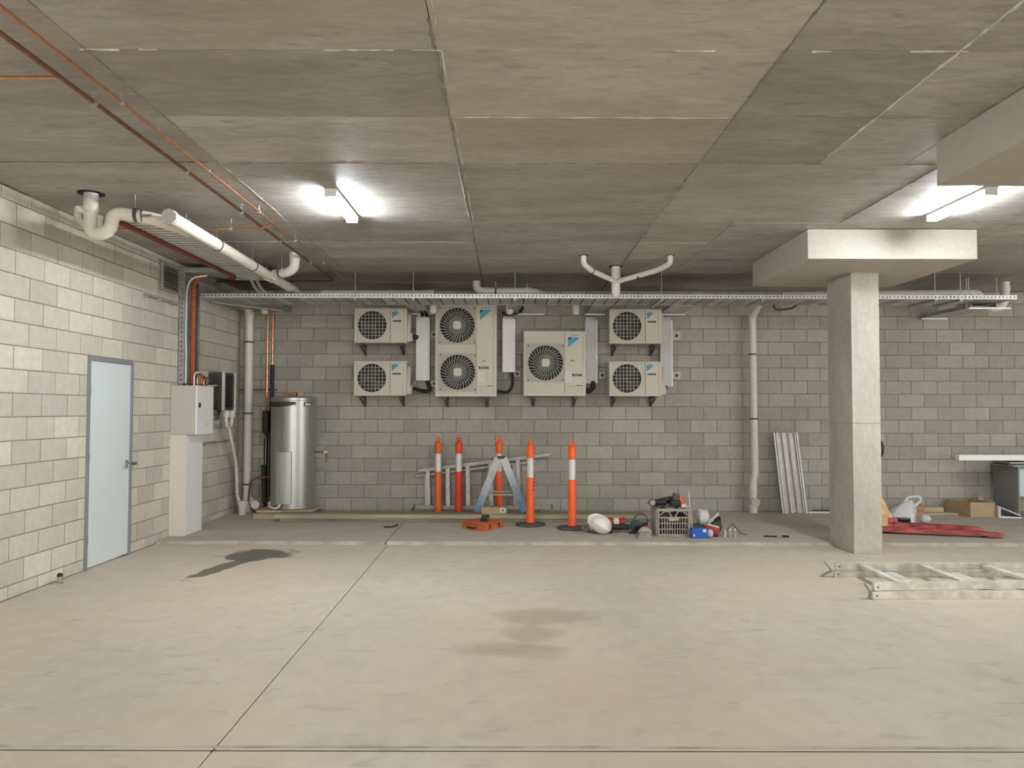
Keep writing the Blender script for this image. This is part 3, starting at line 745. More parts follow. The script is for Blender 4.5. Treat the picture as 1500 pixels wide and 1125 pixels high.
MB().cyl((-3.60, 6.51, 3.26), (-3.66, 6.50, 3.28), 0.03, 12).build('inlet_stub', M['pvc'], r)
MB().cyl((-3.155, 6.552, 3.235), (-3.150, 6.553, 3.235), R5*1.03, 16).build('painted_band', M['black'], r)
text('DWV', 0.035, 'pipe_print', M['black'], r, (-3.09, 6.50, 3.222), 'y', 0.001)
r = pipe('drain_pipe', [(-3.93, 6.95, ZC), (-3.93, 6.95, 3.30), (-3.82, 6.90, 3.22), (-3.78, 6.87, 3.12), (-3.69, 6.85, 3.12), (-3.66, 6.82, 3.22), (-3.62, 6.75, 3.27)], 0.028, 0.05, M['pvc'],
         'small white waste pipe behind the near left drain trap', 'drain pipe', sockets=(((-3.93, 6.95, 3.30), (-3.93, 6.95, 3.36)),))
# main 100 mm drain running back
r = pipe('drain_pipe', [(-2.87, 6.45, 3.20), (-2.93, 10.35, 3.20), (-2.93, 10.75, 3.16)], R5*1.03, 0.1, M['pvc'],
         'long white drain pipe with capped end running back under ceiling', 'drain pipe', n=20,
         sockets=(((-2.93, 9.28, 3.2), (-2.93, 9.45, 3.2)),),
         clamps=(((-2.888, 7.55, 3.2), (0, 1, 0)), ((-2.905, 8.65, 3.2), (0, 1, 0)), ((-2.93, 9.7, 3.2), (0, 1, 0))),
         rods=((-2.888, 7.55, 3.25), (-2.905, 8.65, 3.25), (-2.93, 9.7, 3.25)))
MB().cyl((-2.8705, 6.43, 3.20), (-2.87, 6.49, 3.20), R5*1.18, 20).build('end_cap', M['pvc_cap'], r)
for a in range(8):
    q = a*PI/4; MB().cyl((-2.87+0.057*math.cos(q), 6.422, 3.2+0.057*math.sin(q)), (-2.87+0.057*math.cos(q), 6.432, 3.2+0.057*math.sin(q)), 0.006, 6).build('cap_lug', M['pvc'], r)
r = pipe('drain_pipe', [(-2.52, 8.97, ZC), (-2.52, 8.97, 3.24), (-2.60, 9.02, 3.20), (-2.86, 9.27, 3.20), (-2.93, 9.36, 3.20)], R5, 0.10, M['pvc'],
         'white branch elbow dropping from ceiling into long drain pipe', 'drain pipe', n=18,
         sockets=(((-2.52, 8.97, 3.32), (-2.52, 8.97, 3.40)), ((-2.82, 9.23, 3.2), (-2.89, 9.31, 3.2))), clamps=(((-2.72, 9.13, 3.2), (-0.26, 0.25, 0)),), rods=((-2.72, 9.13, 3.25),))
# elbow and run above the tray, centre left
r = pipe('drain_pipe', [(-0.474, 10.95, ZC), (-0.474, 10.95, 3.30), (-0.38, 10.95, 3.27), (0.36, 10.95, 3.27), (0.45, 11.1, 3.26)], R5, 0.09, M['pvc'],
         'white elbow and drain run above the long tray near double-fan unit', 'drain pipe', n=16, clamps=(((-0.2, 10.95, 3.27), (1, 0, 0)),), rods=((-0.2, 10.95, 3.3), (0.25, 10.95, 3.3)), sockets=(((-0.36, 10.95, 3.27), (-0.30, 10.95, 3.27)), ((0.22, 10.95, 3.27), (0.30, 10.95, 3.27))))
r = pipe('drain_pipe', [(-2.75, 11.2, 3.27), (-1.10, 11.2, 3.27)], R5, 0.09, M['pvc'], 'white drain run above tray behind the small left units', 'drain pipe', n=14,
         sockets=(((-1.75, 11.2, 3.27), (-1.70, 11.2, 3.27)), ((-1.25, 11.2, 3.27), (-1.10, 11.2, 3.27))), rods=((-2.3, 11.2, 3.3),))
r = pipe('drain_pipe', [(0.5, 11.35, 3.24), (3.9, 11.35, 3.22)], 0.038, 0.09, M['pvc'], 'thin white pipe above the tray on the right of centre', 'drain pipe', n=12,
         sockets=(((1.2, 11.35, 3.235), (1.26, 11.35, 3.235)), ((2.3, 11.35, 3.23), (2.36, 11.35, 3.23))))
r = pipe('drain_pipe', [(4.0, 11.25, 3.27), (6.75, 11.0, 3.27), (6.80, 11.0, 3.15), (6.90, 11.0, 3.05), (7.02, 10.95, 3.05), (7.08, 10.92, 3.15), (7.08, 10.91, ZC)], R5, 0.10, M['pvc'],
         'white pipe with U trap at the far right end of tray', 'drain pipe', n=16, rods=((5.3, 11.13, 3.3), (6.5, 11.02, 3.3)), sockets=(((7.08, 10.91, 3.28), (7.08, 10.91, 3.36)),))
# Y junction hanging from the ceiling
r = pipe('drain_pipe', [(1.358, 9.78, ZC), (1.358, 9.78, 3.06)], 0.056, 0.05, M['pvc'], 'white three-way drain junction with two raised arms under ceiling', 'drain pipe', n=18,
         sockets=(((1.358, 9.78, 3.20), (1.358, 9.78, 3.29)),))
MB().lathe((1.358, 9.78, ZC-0.006), [(0.09, 0), (0.09, 0.006)], 20).build('ceiling_collar', M['dark'], r)
MB().lathe((1.358, 9.78, 3.02), [(0.03, 0), (0.05, 0.02), (0.056, 0.05)], 18).build('end_cap', M['pvc'], r)
for (px, py, mx, my, mz) in ((0.881, 9.10, 1.00, 9.30, 3.27), (1.911, 9.08, 1.80, 9.30, 3.28)):
    MB().tube(rounded([(px, py, ZC), (px, py+0.01, 3.32), (mx, my, mz), (1.358, 9.76, 3.215)], 0.08), 0.033, 14).build('arm', M['pvc'], r)
    MB().lathe((px, py, ZC-0.005), [(0.05, 0), (0.05, 0.005)], 16).build('ceiling_collar', M['dark'], r)
MB().cyl((1.62, 9.50, 3.245), (1.60, 9.52, 3.242), 0.038, 14).build('clamp', M['charcoal'], r)
MB().cyl((1.00, 9.30, 3.272), (1.012, 9.31, 3.268), 0.038, 14).build('clamp', M['charcoal'], r)
# stubs poking out below the tray
for k, (x, y) in enumerate(((-3.66, 11.45), (-1.12, 11.22), (0.00, 11.30), (0.98, 11.35))):
    tag(MB().lathe((x, y, 2.985 if k else 3.0), [(0.028, 0), (0.05, 0.02), (0.054, 0.06), (0.054, 0.20)], 16).build('pipe_stub', M['pvc']),
        ['round white pipe end below the tray above copper pipes', 'white pipe end below tray, left of the double-fan unit',
         'white pipe end below tray, between the two large units', 'small white pipe end below tray, above the single-fan unit'][k], 'pipe')
# vertical downpipes
r = pipe('downpipe', [(-3.955, 11.67, SH), (-3.955, 11.67, 3.06), (-3.95, 11.5, 3.16), (-3.95, 11.0, 3.2)], 0.06, 0.1, M['pvc'], 'white downpipe in the left corner beside the water heater', 'downpipe', n=20,
         sockets=(((-3.955, 11.67, 2.95), (-3.955, 11.67, 3.05)), ((-3.955, 11.67, SH), (-3.955, 11.67, 0.22))), clamps=(((-3.955, 11.67, 2.60), (0, 0, 1)), ((-3.955, 11.67, 1.52), (0, 0, 1)), ((-3.955, 11.67, 0.45), (0, 0, 1))))
MB().cyl((-3.90, 11.64, 0.22), (-3.78, 11.52, 0.16), 0.052, 16).build('branch', M['pvc'], r)
MB().cyl((-3.785, 11.53, 0.16), (-3.775, 11.50, 0.16), 0.06, 18).build('access_cap', M['pvc'], r)
r = pipe('downpipe', [(3.69, 11.67, SH), (3.69, 11.67, 0.50), (3.72, 11.67, 0.62), (3.70, 11.67, 3.00), (3.72, 11.5, 3.12), (3.75, 11.3, 3.2)], 0.052, 0.06, M['pvc'], 'white downpipe on the back wall left of concrete column', 'downpipe', n=20,
         sockets=(((3.69, 11.67, 0.30), (3.69, 11.67, 0.46)), ((3.69, 11.67, SH), (3.69, 11.67, 0.15)), ((3.70, 11.67, 2.96), (3.70, 11.67, 3.04))), clamps=(((3.70, 11.67, 2.43), (0, 0, 1)), ((3.715, 11.67, 1.45), (0, 0, 1))))
MB().cyl((3.69, 11.64, 0.20), (3.69, 11.56, 0.20), 0.060, 20).build('access_cap', M['pvc'], r)
MB().cyl((3.69, 11.562, 0.20), (3.69, 11.55, 0.20), 0.066, 20).build('cap_ring', M['pvc_cap'], r)

# copper lines under the ceiling
def copper(path, r, label, clips, m=None, bend=0.05):
    root = thing('copper_pipe', path[0], label, 'pipe')
    MB().tube(rounded(path, bend), r, 10).build('pipe_run', m or M['copper'], root)
    for (p, d) in clips:
        p = Vector(p); d = Vector(d)
        MB().cyl(p-d*0.012, p+d*0.012, r*1.7, 10).cyl(p, (p.x, p.y, ZC), 0.005, 6).cyl((p.x, p.y, ZC-0.004), (p.x, p.y, ZC), 0.02, 8).build('clip', M['galv'], root)
    return root
CZ = 3.36
ys = (0.9, 2.1, 3.27, 4.42, 5.70, 6.88, 8.06, 9.28)
copper([(-2.42, -2.0, CZ), (-2.42, 10.62, CZ), (-4.10, 10.70, CZ)], 0.014, 'thick copper pipe running back along the ceiling, left of thinner one', [((-2.42, y, CZ), (0, 1, 0)) for y in ys], M['copper_d'])
r = copper([(-2.26, -2.0, CZ), (-2.26, 10.3, CZ)], 0.010, 'bright thin copper pipe along the ceiling, right of thicker one', [((-2.26, y, CZ), (0, 1, 0)) for y in ys])
for y in (5.1, 7.32): MB().cyl((-2.26, y-0.04, CZ), (-2.26, y+0.04, CZ), 0.013, 10).build('coupling', M['copper'], r)
copper([(-2.42, 4.09, CZ), (-4.14, 4.09, CZ)], 0.010, 'short copper branch crossing to the left wall, nearest camera', [((-3.6, 4.09, CZ), (1, 0, 0))])
copper([(-2.26, 7.32, CZ), (-2.40, 7.38, 3.325), (-3.80, 7.42, 3.325), (-3.95, 7.5, 3.33)], 0.010, 'copper branch crossing under ceiling behind the capped drain pipe', [((-3.1+0.9*k, 7.40-0.02*k, 3.325), (1, 0, 0)) for k in (0, .45)])
# copper risers by the heater
r = thing('copper_riser', (-3.69, 11.70, 0.3), 'left copper riser on the back wall behind water heater', 'pipe')
MB().tube(rounded([(-3.69, 11.70, 0.3), (-3.69, 11.70, 3.1)], 0.02), 0.014, 10).build('pipe_run', M['copper'], r)
MB().tube([(-3.69, 11.70, 0.08), (-3.69, 11.70, 1.25)], 0.030, 10).build('lagging', M['black'], r)
MB().box((-3.735, 11.64, 1.22), (-3.65, 11.75, 1.56)).build('valve_jacket', M['black'], r, bevel=0.01)
MB().box((-3.72, 11.68, 2.82), (-3.66, 11.74, 2.85)).build('clip', M['galv'], r)
r = thing('copper_riser', (-3.59, 11.70, 0.3), 'right copper riser with black lagging beside water heater', 'pipe')
MB().tube([(-3.61, 11.70, 2.25), (-3.61, 11.70, 3.1)], 0.012, 10).build('pipe_run', M['copper'], r)
MB().tube([(-3.61, 11.70, 0.25), (-3.61, 11.70, 2.26)], 0.032, 12).build('lagging', M['black'], r)
MB().cyl((-3.61, 11.70, 2.255), (-3.61, 11.70, 2.285), 0.022, 10).build('lagging_cap', M['sticker'], r)
tag(MB().tube(rounded([(-3.90, 11.56, 0.20), (-3.86, 11.52, 0.50), (-3.78, 11.5, 0.56), (-3.52, 11.48, 0.58), (-3.45, 11.45, 0.6)], 0.06), 0.014, 8).build('copper_pipe', M['copper_d']), 'dark copper bend low in corner left of water heater', 'pipe')
tag(MB().tube(rounded([(-3.98, 11.75, 1.24), (-3.72, 11.60, 1.24), (-3.65, 11.58, 1.15), (-3.66, 11.58, 0.5)], 0.08), 0.009, 8).build('copper_pipe', M['alu_d']), 'thin grey looped tube in corner left of the water heater', 'pipe')
tag(MB().tube([(XL+0.03, 11.74, 1.88), (-3.55, 11.74, 1.88)], 0.011, 8).build('copper_pipe', M['copper_d']), 'dark horizontal copper pipe crossing the left corner at heater top', 'pipe')
tag(MB().tube(rounded([(-3.60, 11.6, 0.15), (-3.66, 11.55, 0.2), (-3.66, 11.5, 0.75)], 0.04), 0.035, 10).build('lagged_pipe', M['black']), 'black lagged pipe low beside the water heater', 'pipe')

# ================================================================ LEFT WALL EQUIPMENT
# vent grille
t = thing('wall_vent', (XL, 9.37, 3.0), 'grey louvred vent high on the left wall beside riser tray', 'vent')
m = MB().box((XL+0.002, 9.10, 3.00), (XL+0.03, 9.14, 3.34)).box((XL+0.002, 9.58, 3.00), (XL+0.03, 9.62, 3.34)).box((XL+0.002, 9.14, 3.00), (XL+0.03, 9.58, 3.03)).box((XL+0.002, 9.14, 3.31), (XL+0.03, 9.58, 3.34))
m.build('vent_frame', M['vent'], t, bevel=0.003)
MB().box((XL+0.001, 9.14, 3.03), (XL+0.006, 9.58, 3.31)).build('vent_back', M['dark'], t, smooth=0)
for k in range(9):
    z = 3.045+k*0.03
    MB().add([(XL+0.03, 9.14, z-0.008), (XL+0.03, 9.58, z-0.008), (XL+0.008, 9.58, z+0.014), (XL+0.008, 9.14, z+0.014), (XL+0.032, 9.14, z-0.006), (XL+0.032, 9.58, z-0.006), (XL+0.010, 9.58, z+0.016), (XL+0.010, 9.14, z+0.016)],
             [(0, 1, 2, 3), (4, 5, 6, 7), (0, 1, 5, 4), (2, 3, 7, 6)]).build('louvre', M['vent'], t, smooth=0)
MB().box((XL+0.002, 9.06, 2.99), (XL+0.015, 9.10, 3.35)).build('side_trim', M['galv'], t, smooth=0)
def wall_conduit(y0, y1, z0, z1, label):
    t = thing('wall_conduit', (XL+0.02, y0, z0), label, 'conduit')
    MB().tube([(XL+0.025, y0, z0), (XL+0.025, y1, z1)], 0.011, 8).build('pipe_run', M['galv'], t)
    n = 3
    for k in range(n):
        f = (k+0.2)/n; y = y0+(y1-y0)*f; z = z0+(z1-z0)*f
        MB().box((XL, y-0.015, z-0.03), (XL+0.04, y+0.015, z+0.014)).build('saddle', M['galv_d'], t, smooth=0)
    return t
wall_conduit(8.65, 9.62, 2.875, 2.875, 'thin horizontal conduit high on left wall below the vent')
wall_conduit(10.4, 11.6, 1.12, 1.12, 'thin horizontal conduit low on left wall behind the cabinet')
# electrical cabinet
t = thing('electrical_cabinet', (XL+0.16, 9.69, 1.27), 'pale grey electrical cabinet on left wall with black latch and yellow sticker', 'cabinet')
MB().box((XL+0.002, 9.43, 1.27), (XL+0.305, 9.945, 1.87)).build('cabinet_body', M['boxgrey'], t, bevel=0.004)
dd = MB().box((XL+0.307, 9.425, 1.268), (XL+0.328, 9.95, 1.872)).build('cabinet_door', M['white'], t, bevel=0.004)
MB().box((XL+0.328, 9.47, 1.60), (XL+0.350, 9.50, 1.66)).build('latch', M['black'], dd, bevel=0.005)
o = MB().prism([(9.70, 1.37), (9.76, 1.37), (9.73, 1.42)], 0.002, lambda u, v, w: (XL+0.3285+w, u, v)).build('warning_sticker', M['yellow'], dd, smooth=0)
for k in range(4): MB().cyl((XL+0.10+0.04*k, 9.60+0.08*k, 1.868), (XL+0.10+0.04*k, 9.60+0.08*k, 1.90), 0.02, 10).build('cable_gland', M['black'], t)
t = thing('cable_duct', (XL+0.09, 9.7, SH), 'white vertical cable duct from floor up to the electrical cabinet', 'duct')
MB().box((XL+0.002, 9.43, SH), (XL+0.20, 9.925, 1.268)).build('duct_body', M['ductbeige'], t, bevel=0.003)
MB().box((XL+0.20, 9.428, SH+0.005), (XL+0.206, 9.93, 1.266)).build('duct_lid', M['white'], t, bevel=0.001)
for k in range(4):
    y = 9.74+0.05*k
    tag(MB().tube(rounded([(XL+0.16+0.02*k, y, 1.86), (XL+0.16+0.02*k, y, 2.02-0.02*k), (XL+0.17+0.02*k, y+0.06, 2.06-0.02*k), (XL+0.17+0.02*k, y+0.18, 2.0-0.02*k), (XL+0.15, y+0.24, 1.88), (XL+0.15, 10.5+0.02*k, 1.90)], 0.06), 0.011, 8).build('looped_cable', [M['white'], M['copper'], M['conduit'], M['copper']][k]),
        ['white cable looping over the electrical cabinet top', 'copper loop over electrical cabinet, second from left', 'orange cable looping over the electrical cabinet top', 'copper loop over electrical cabinet, nearest the black box'][k], 'cable')
# black equipment box
t = thing('equipment_box', (XL+0.1, 10.8, 1.56), 'black glossy-fronted equipment box on left wall behind grey cabinet', 'control box')
MB().box((XL+0.002, 10.60, 1.57), (XL+0.20, 11.06, 2.09)).build('box_body', M['charcoal'], t, bevel=0.005)
MB().box((XL+0.20, 10.63, 1.60), (XL+0.21, 11.03, 2.06)).build('glass_front', M['blackgl'], t, bevel=0.002)
MB().box((XL+0.195, 10.59, 1.56), (XL+0.225, 10.63, 2.10)).box((XL+0.195, 11.03, 1.56), (XL+0.225, 11.07, 2.10)).build('front_frame', M['galv_w'], t, smooth=0)
for k in range(5): MB().box((XL+0.02+0.035*k, 10.585, 1.62), (XL+0.03+0.035*k, 10.60, 2.05)).build('cooling_fin', M['charcoal'], t, smooth=0)
for k in range(3): MB().tube(rounded([(XL+0.15, 10.50, 1.66), (XL+0.16, 10.56-0.02*k, 1.56), (XL+0.12, 10.70, 1.52), (XL+0.12, 10.75, 1.57)], 0.05), 0.013, 8).build('lead', M['black'], t)
# tundish and thin waste
r = thing('tundish_pipe', (-3.98, 10.95, SH), 'white twin tundish with bent waste pipe down to floor drain', 'pipe')
for k, dy in enumerate((0, 0.22)):
    MB().lathe((-3.97, 10.80+dy, 1.40), [(0.022, 0), (0.022, 0.05), (0.045, 0.08), (0.05, 0.14), (0.04, 0.16)], 16).build('tundish_cup', M['pvc'], r)
MB().tube(rounded([(-3.97, 10.80, 1.42), (-3.97, 10.84, 1.33), (-3.97, 10.98, 1.33), (-3.97, 11.02, 1.42)], 0.05), 0.025, 12).build('u_bend', M['pvc'], r)
MB().tube(rounded([(-3.98, 10.92, 1.34), (-3.99, 11.10, 1.10), (-4.02, 11.32, 0.86), (-4.03, 11.40, 0.75), (-4.03, 11.46, 0.30), (-4.00, 11.46, 0.22), (-3.95, 11.42, 0.15)], 0.08), 0.024, 12).build('waste_pipe', M['pvc'], r)
for zz in (0.66, 0.32): MB().cyl((-4.03, 11.45, zz), (-4.03, 11.45, zz+0.025), 0.032, 12).build('clip', M['galv'], r)
MB().lathe((-3.92, 11.38, SH), [(0.055, 0), (0.06, 0.12), (0.078, 0.16), (0.078, 0.2), (0.06, 0.2)], 18).build('drain_cup', M['pvc'], r)
tag(MB().tube(rounded([(XL+0.04, 11.0, 1.55), (XL+0.05, 10.92, 1.45), (XL+0.05, 10.80, 1.38), (XL+0.03, 10.7, 1.4)], 0.05), 0.03, 10).build('elbow', M['pvc_cap']), 'grey elbow below the black equipment box', 'pipe')
# door stop
t = thing('door_stop', (-4.06, 7.02, 0), 'small steel door stop post with black cap by left wall', 'door stop')
MB().lathe((-4.06, 7.02, 0), [(0.030, 0), (0.030, 0.012), (0.022, 0.016), (0.022, 0.065)], 16).build('post', M['chrome'], t)
MB().lathe((-4.06, 7.02, 0.065), [(0.024, 0), (0.024, 0.02), (0.015, 0.03)], 16).build('rubber_cap', M['black'], t)

# ================================================================ WATER HEATER
HX, HY, HZ = -3.17, 11.32, 0.145
t = thing('heater_base', (HX, 11.3, SH), 'timber platform under the silver water heater', 'platform')
MB().box((-3.60, 11.0, 0.115), (-2.80, 11.68, 0.143)).build('top_board', M['wood'], t, bevel=0.002)
for yy in (11.0, 11.31, 11.6): MB().box((-3.56, yy, SH), (-2.84, yy+0.07, 0.113)).build('bearer', M['wood_g'], t, bevel=0.002)
tag(MB().bar((-3.52, 10.99, 0.128+0.03), (-2.80, 10.99+0.0, 0.155), 0.03, 0.035).build('batten', M['wood']) if False else MB().box((-3.62, 10.952, SH), (-2.86, 10.99, 0.10)).build('timber_batten', M['wood']), 'pale timber batten edge in front of the water heater platform', 'timber')
t = thing('water_heater', (HX, HY, HZ), 'tall silver cylindrical water heater in the left corner', 'water heater')
MB().lathe((HX, HY, HZ), [(0.30, 0), (0.318, 0.012), (0.318, 1.56), (0.325, 1.565), (0.325, 1.60), (0.31, 1.615), (0.22, 1.63)], 48).build('tank_body', M['tank'], t)
def curved(a0, a1, z0, z1, r0, r1, m, name, par, n=10, zf=None):
    vs = []; fs = []
    for i in range(n+1):
        a = a0+(a1-a0)*i/n; zb = z0 if zf is None else zf(i/n)
        for (rr, zz) in ((r0, zb), (r1, zb), (r1, z1), (r0, z1)): vs.append((HX+rr*math.sin(a), HY-rr*math.cos(a), zz))
    for i in range(n):
        for k in range(4): fs.append((i*4+k, i*4+(k+1) % 4, (i+1)*4+(k+1) % 4, (i+1)*4+k))
    fs += [(0, 1, 2, 3), (n*4+3, n*4+2, n*4+1, n*4)]
    return MB().add(vs, fs).build(name, m, par, smooth=40)
curved(-1.45, 0.35, 1.60, 1.69, 0.318, 0.321, M['plum'], 'label_band', t, 16, lambda f: 1.648-0.035*math.sin(PI*f))
curved(0.36, 0.46, 1.615, 1.69, 0.318, 0.322, M['sticker'], 'white_label', t, 4)
bd = curved(0.72, 1.12, 1.625, 1.68, 0.318, 0.323, M['ink'], 'badge', t, 5)
curved(0.77, 1.07, 1.637, 1.668, 0.323, 0.3245, M['sticker'], 'badge_plate', bd, 5)
cv = MB().prism([(-0.16, -0.272), (-0.16, -0.345), (-0.13, -0.362), (0.02, -0.362), (0.07, -0.345), (0.07, -0.30)], 0.74, lambda u, v, w: (HX+u, HY+v, 0.235+w)).build('access_cover', M['tankpanel'], t, bevel=0.003)
MB().tube(rounded([(HX-0.30, HY-0.14, 0.24), (HX-0.27, HY-0.26, 0.19), (HX-0.15, HY-0.36, 0.17), (HX-0.09, HY-0.355, 0.20), (HX-0.08, HY-0.345, 0.26)], 0.06), 0.014, 8).build('white_lead', M['white'], t)
MB().tube(rounded([(HX+0.30, HY-0.05, 0.96), (HX+0.47, HY-0.05, 0.96), (HX+0.50, HY-0.05, 0.96), (HX+0.50, HY-0.05, 0.80)], 0.02), 0.013, 8).build('relief_pipe', M['copper_d'], t)
MB().box((HX+0.46, HY-0.065, 0.94), (HX+0.525, HY-0.035, 0.985)).bar((HX+0.505, HY-0.07, 0.97), (HX+0.51, HY-0.07, 1.06), 0.012, 0.006).build('relief_valve', M['chrome'], t, bevel=0.003)
t2 = tag(MB().box((-3.30, 11.25, 1.776), (-3.12, 11.37, 1.83)).build('brick', M['brick'], bevel=0.003), 'red brick lying on top of the water heater', 'brick')
t2 = tag(MB().box((-3.10, 11.26, 1.776), (-3.02, 11.36, 1.832)).build('wood_offcut', M['wood'], bevel=0.003), 'small pale wood offcut on water heater beside the brick', 'offcut')

# ================================================================ OUTDOOR UNITS
def logo(par, x, z, w, y, txt, ts):
    """a triangle and slanted band mark with a word above"""
    MB().prism([(x, z), (x+w, z), (x, z-w*0.86)][::-1] if False else [(x+w*0.42, z), (x+w, z), (x+w*0.95, z-w*0.08), (x, z-w*0.90), (x, z-w*0.36)], 0.0012, lambda u, v, q: (u, y-q, v)).build('logo_band', M['blue'], par, smooth=0)
    MB().prism([(x, z), (x+w*0.38, z), (x, z-w*0.33)], 0.0014, lambda u, v, q: (u, y-q, v)).build('logo_triangle', M['ink'], par, smooth=0)
    text(txt, ts, 'logo_word', M['ink'] if ts < .03 else M['blue'], par, (x+w*0.52, y-0.001, z+ts*0.62), 'y', 0.0006)
def bracket(par, x, y0, zt):
    m = MB().box((x-0.02, y0+0.01, zt-0.035), (x+0.02, YB-0.006, zt))
    m.box((x-0.02, YB-0.03, zt-0.16), (x+0.02, YB-0.006, zt-0.035)).bar((x, y0+0.03, zt-0.04), (x, YB-0.02, zt-0.13), 0.03, 0.02)
    m.build('wall_bracket', M['charcoal'], par, smooth=0)
def small_unit(label, ox, oz):
    w, h, d = 0.775, 0.515, 0.27; y0 = 11.38; y1 = y0+d
    t = thing('outdoor_unit', (ox+w/2, y0+d/2, oz), label, 'outdoor unit', 'small outdoor units')
    cx, cz, r = ox+0.262, oz+0.262, 0.212
    # casing: back shell plus holed front
    MB().box((ox, y0+0.012, oz+0.02), (ox+0.006, y1, oz+h-0.02)).box((ox+w-0.006, y0+0.012, oz+0.02), (ox+w, y1, oz+h-0.02)).box((ox, y1-0.006, oz), (ox+w, y1, oz+h)).build('casing', M['ac'], t, smooth=0)
    MB().box((ox-0.004, y0-0.002, oz+h-0.022), (ox+w+0.004, y1+0.003, oz+h)).build('top_cover', M['ac2'], t, bevel=0.005)
    MB().box((ox-0.002, y0, oz), (ox+w+0.002, y1, oz+0.02)).build('base_pan', M['ac2'], t, bevel=0.003)
    MB().holed(ox+0.045, ox+0.53, oz+0.02, oz+h-0.022, cx, cz, r, y0+0.004, y0+0.014, 44).build('front_plate', M['ac'], t, smooth=30)
    MB().box((ox, y0-0.003, oz+0.02), (ox+0.042, y0+0.016, oz+h-0.022)).build('corner_post', M['ac2'], t, bevel=0.003)
    MB().box((ox+w-0.045, y0-0.003, oz+0.02), (ox+w, y0+0.016, oz+h-0.022)).build('corner_post', M['ac2'], t, bevel=0.003)
    MB().box((ox+0.528, y0+0.006, oz+0.02), (ox+0.536, y0+0.012, oz+h-0.022)).build('panel_gap', M['dark'], t, smooth=0)
    pn = MB().box((ox+0.536, y0-0.001, oz+0.02), (ox+w-0.046, y0+0.012, oz+h-0.022)).build('front_panel', M['ac2'], t, bevel=0.002)
    logo(pn, ox+0.558, oz+h-0.06, 0.10, y0-0.001, 'DAIKIN', 0.018)
    text('INVERTER', 0.028, 'panel_word', M['ink'], pn, (ox+0.63, y0-0.0015, oz+h-0.192), 'y', 0.003)
    for k in range(10):   # pressed ribs beside the fan opening
        xx = ox+0.055+k*0.0475
        dzz = abs(xx-cx); zz = math.sqrt(max(0, r*r-dzz*dzz)) if dzz < r else 0
        for sgn in (1, -1):
            a = cz+sgn*(zz+0.012); b = oz+h-0.03 if sgn > 0 else oz+0.028
            lo_, hi_ = min(a, b), max(a, b)
            if hi_-lo_ > 0.02: MB().box((xx, y0+0.001, lo_), (xx+0.012, y0+0.005, hi_)).build('rib', M['ac2'], t, smooth=0)
    # fan chamber
    m = MB(); m.tube([(cx, y0+0.012, cz), (cx, y0+0.10, cz)], r, 36, caps=False); m.cyl((cx, y0+0.11, cz), (cx, y0+0.10, cz), r, 36)
    m.build('fan_shroud', M['black'], t, smooth=40)
    fn = MB().lathe((cx, y0+0.05, cz), [(0.045, -0.04), (0.05, 0.0), (0.03, 0.014)], 20, axis='y').build('fan', M['fan'], t)
    for k in range(3):
        a = k*2*PI/3+0.4; vs = []; fs = []
        for i in range(7):
            q = a+i*0.17; vs += [(cx+0.045*math.cos(q), y0+0.05+i*0.006, cz+0.045*math.sin(q)), (cx+0.185*math.cos(q+0.25), y0+0.045+i*0.008, cz+0.185*math.sin(q+0.25))]
        for i in range(6): fs.append((2*i, 2*i+1, 2*i+3, 2*i+2))
        MB().add(vs, fs).build('fan_blade', M['fan'], fn, smooth=60)
    m = MB()
    for k in range(-3, 4):
        u = k*0.052; q = math.sqrt(r*r-u*u)
        m.bar((cx+u, y0-0.002, cz-q), (cx+u, y0-0.002, cz+q), 0.0055, 0.005).bar((cx-q, y0+0.002, cz+u), (cx+q, y0+0.002, cz+u), 0.005, 0.0055)
    m.build('fan_guard', M['acgrille'], t, smooth=0)
    # valve cover bulging from the right side
    MB().prism([(y0+0.02, oz+0.02), (y0+0.16, oz+0.02), (y0+0.16, oz+h-0.07), (y0+0.10, oz+h-0.07), (y0+0.02, oz+h-0.22)], 0.05, lambda u, v, q: (ox+w+q, u, v)).build('valve_cover', M['ac'], t, bevel=0.012)
    MB().prism([(y0+0.03, oz+0.03), (y0+0.14, oz+0.03), (y0+0.14, oz+0.17), (y0+0.03, oz+0.14)], 0.03, lambda u, v, q: (ox+w+0.045+q, u, v)).build('valve_cover', M['ac'], t, bevel=0.01)
    for xx in (ox+0.09, ox+0.68): bracket(t, xx, y0, oz)
    return t
U = small_unit('small ivory outdoor unit, upper left of the row', -2.30, 2.57)
dz = Vector((0, 0, 0))
def place(ox, oz, label): return dup(U, (ox+0.775/2, 11.38+0.135, oz), label)
place(-2.30, 1.785, 'small ivory outdoor unit, lower left of the row')
place(1.485, 2.565, 'small ivory outdoor unit, upper right of the row')
place(1.480, 1.785, 'small ivory outdoor unit, lower right of the row')

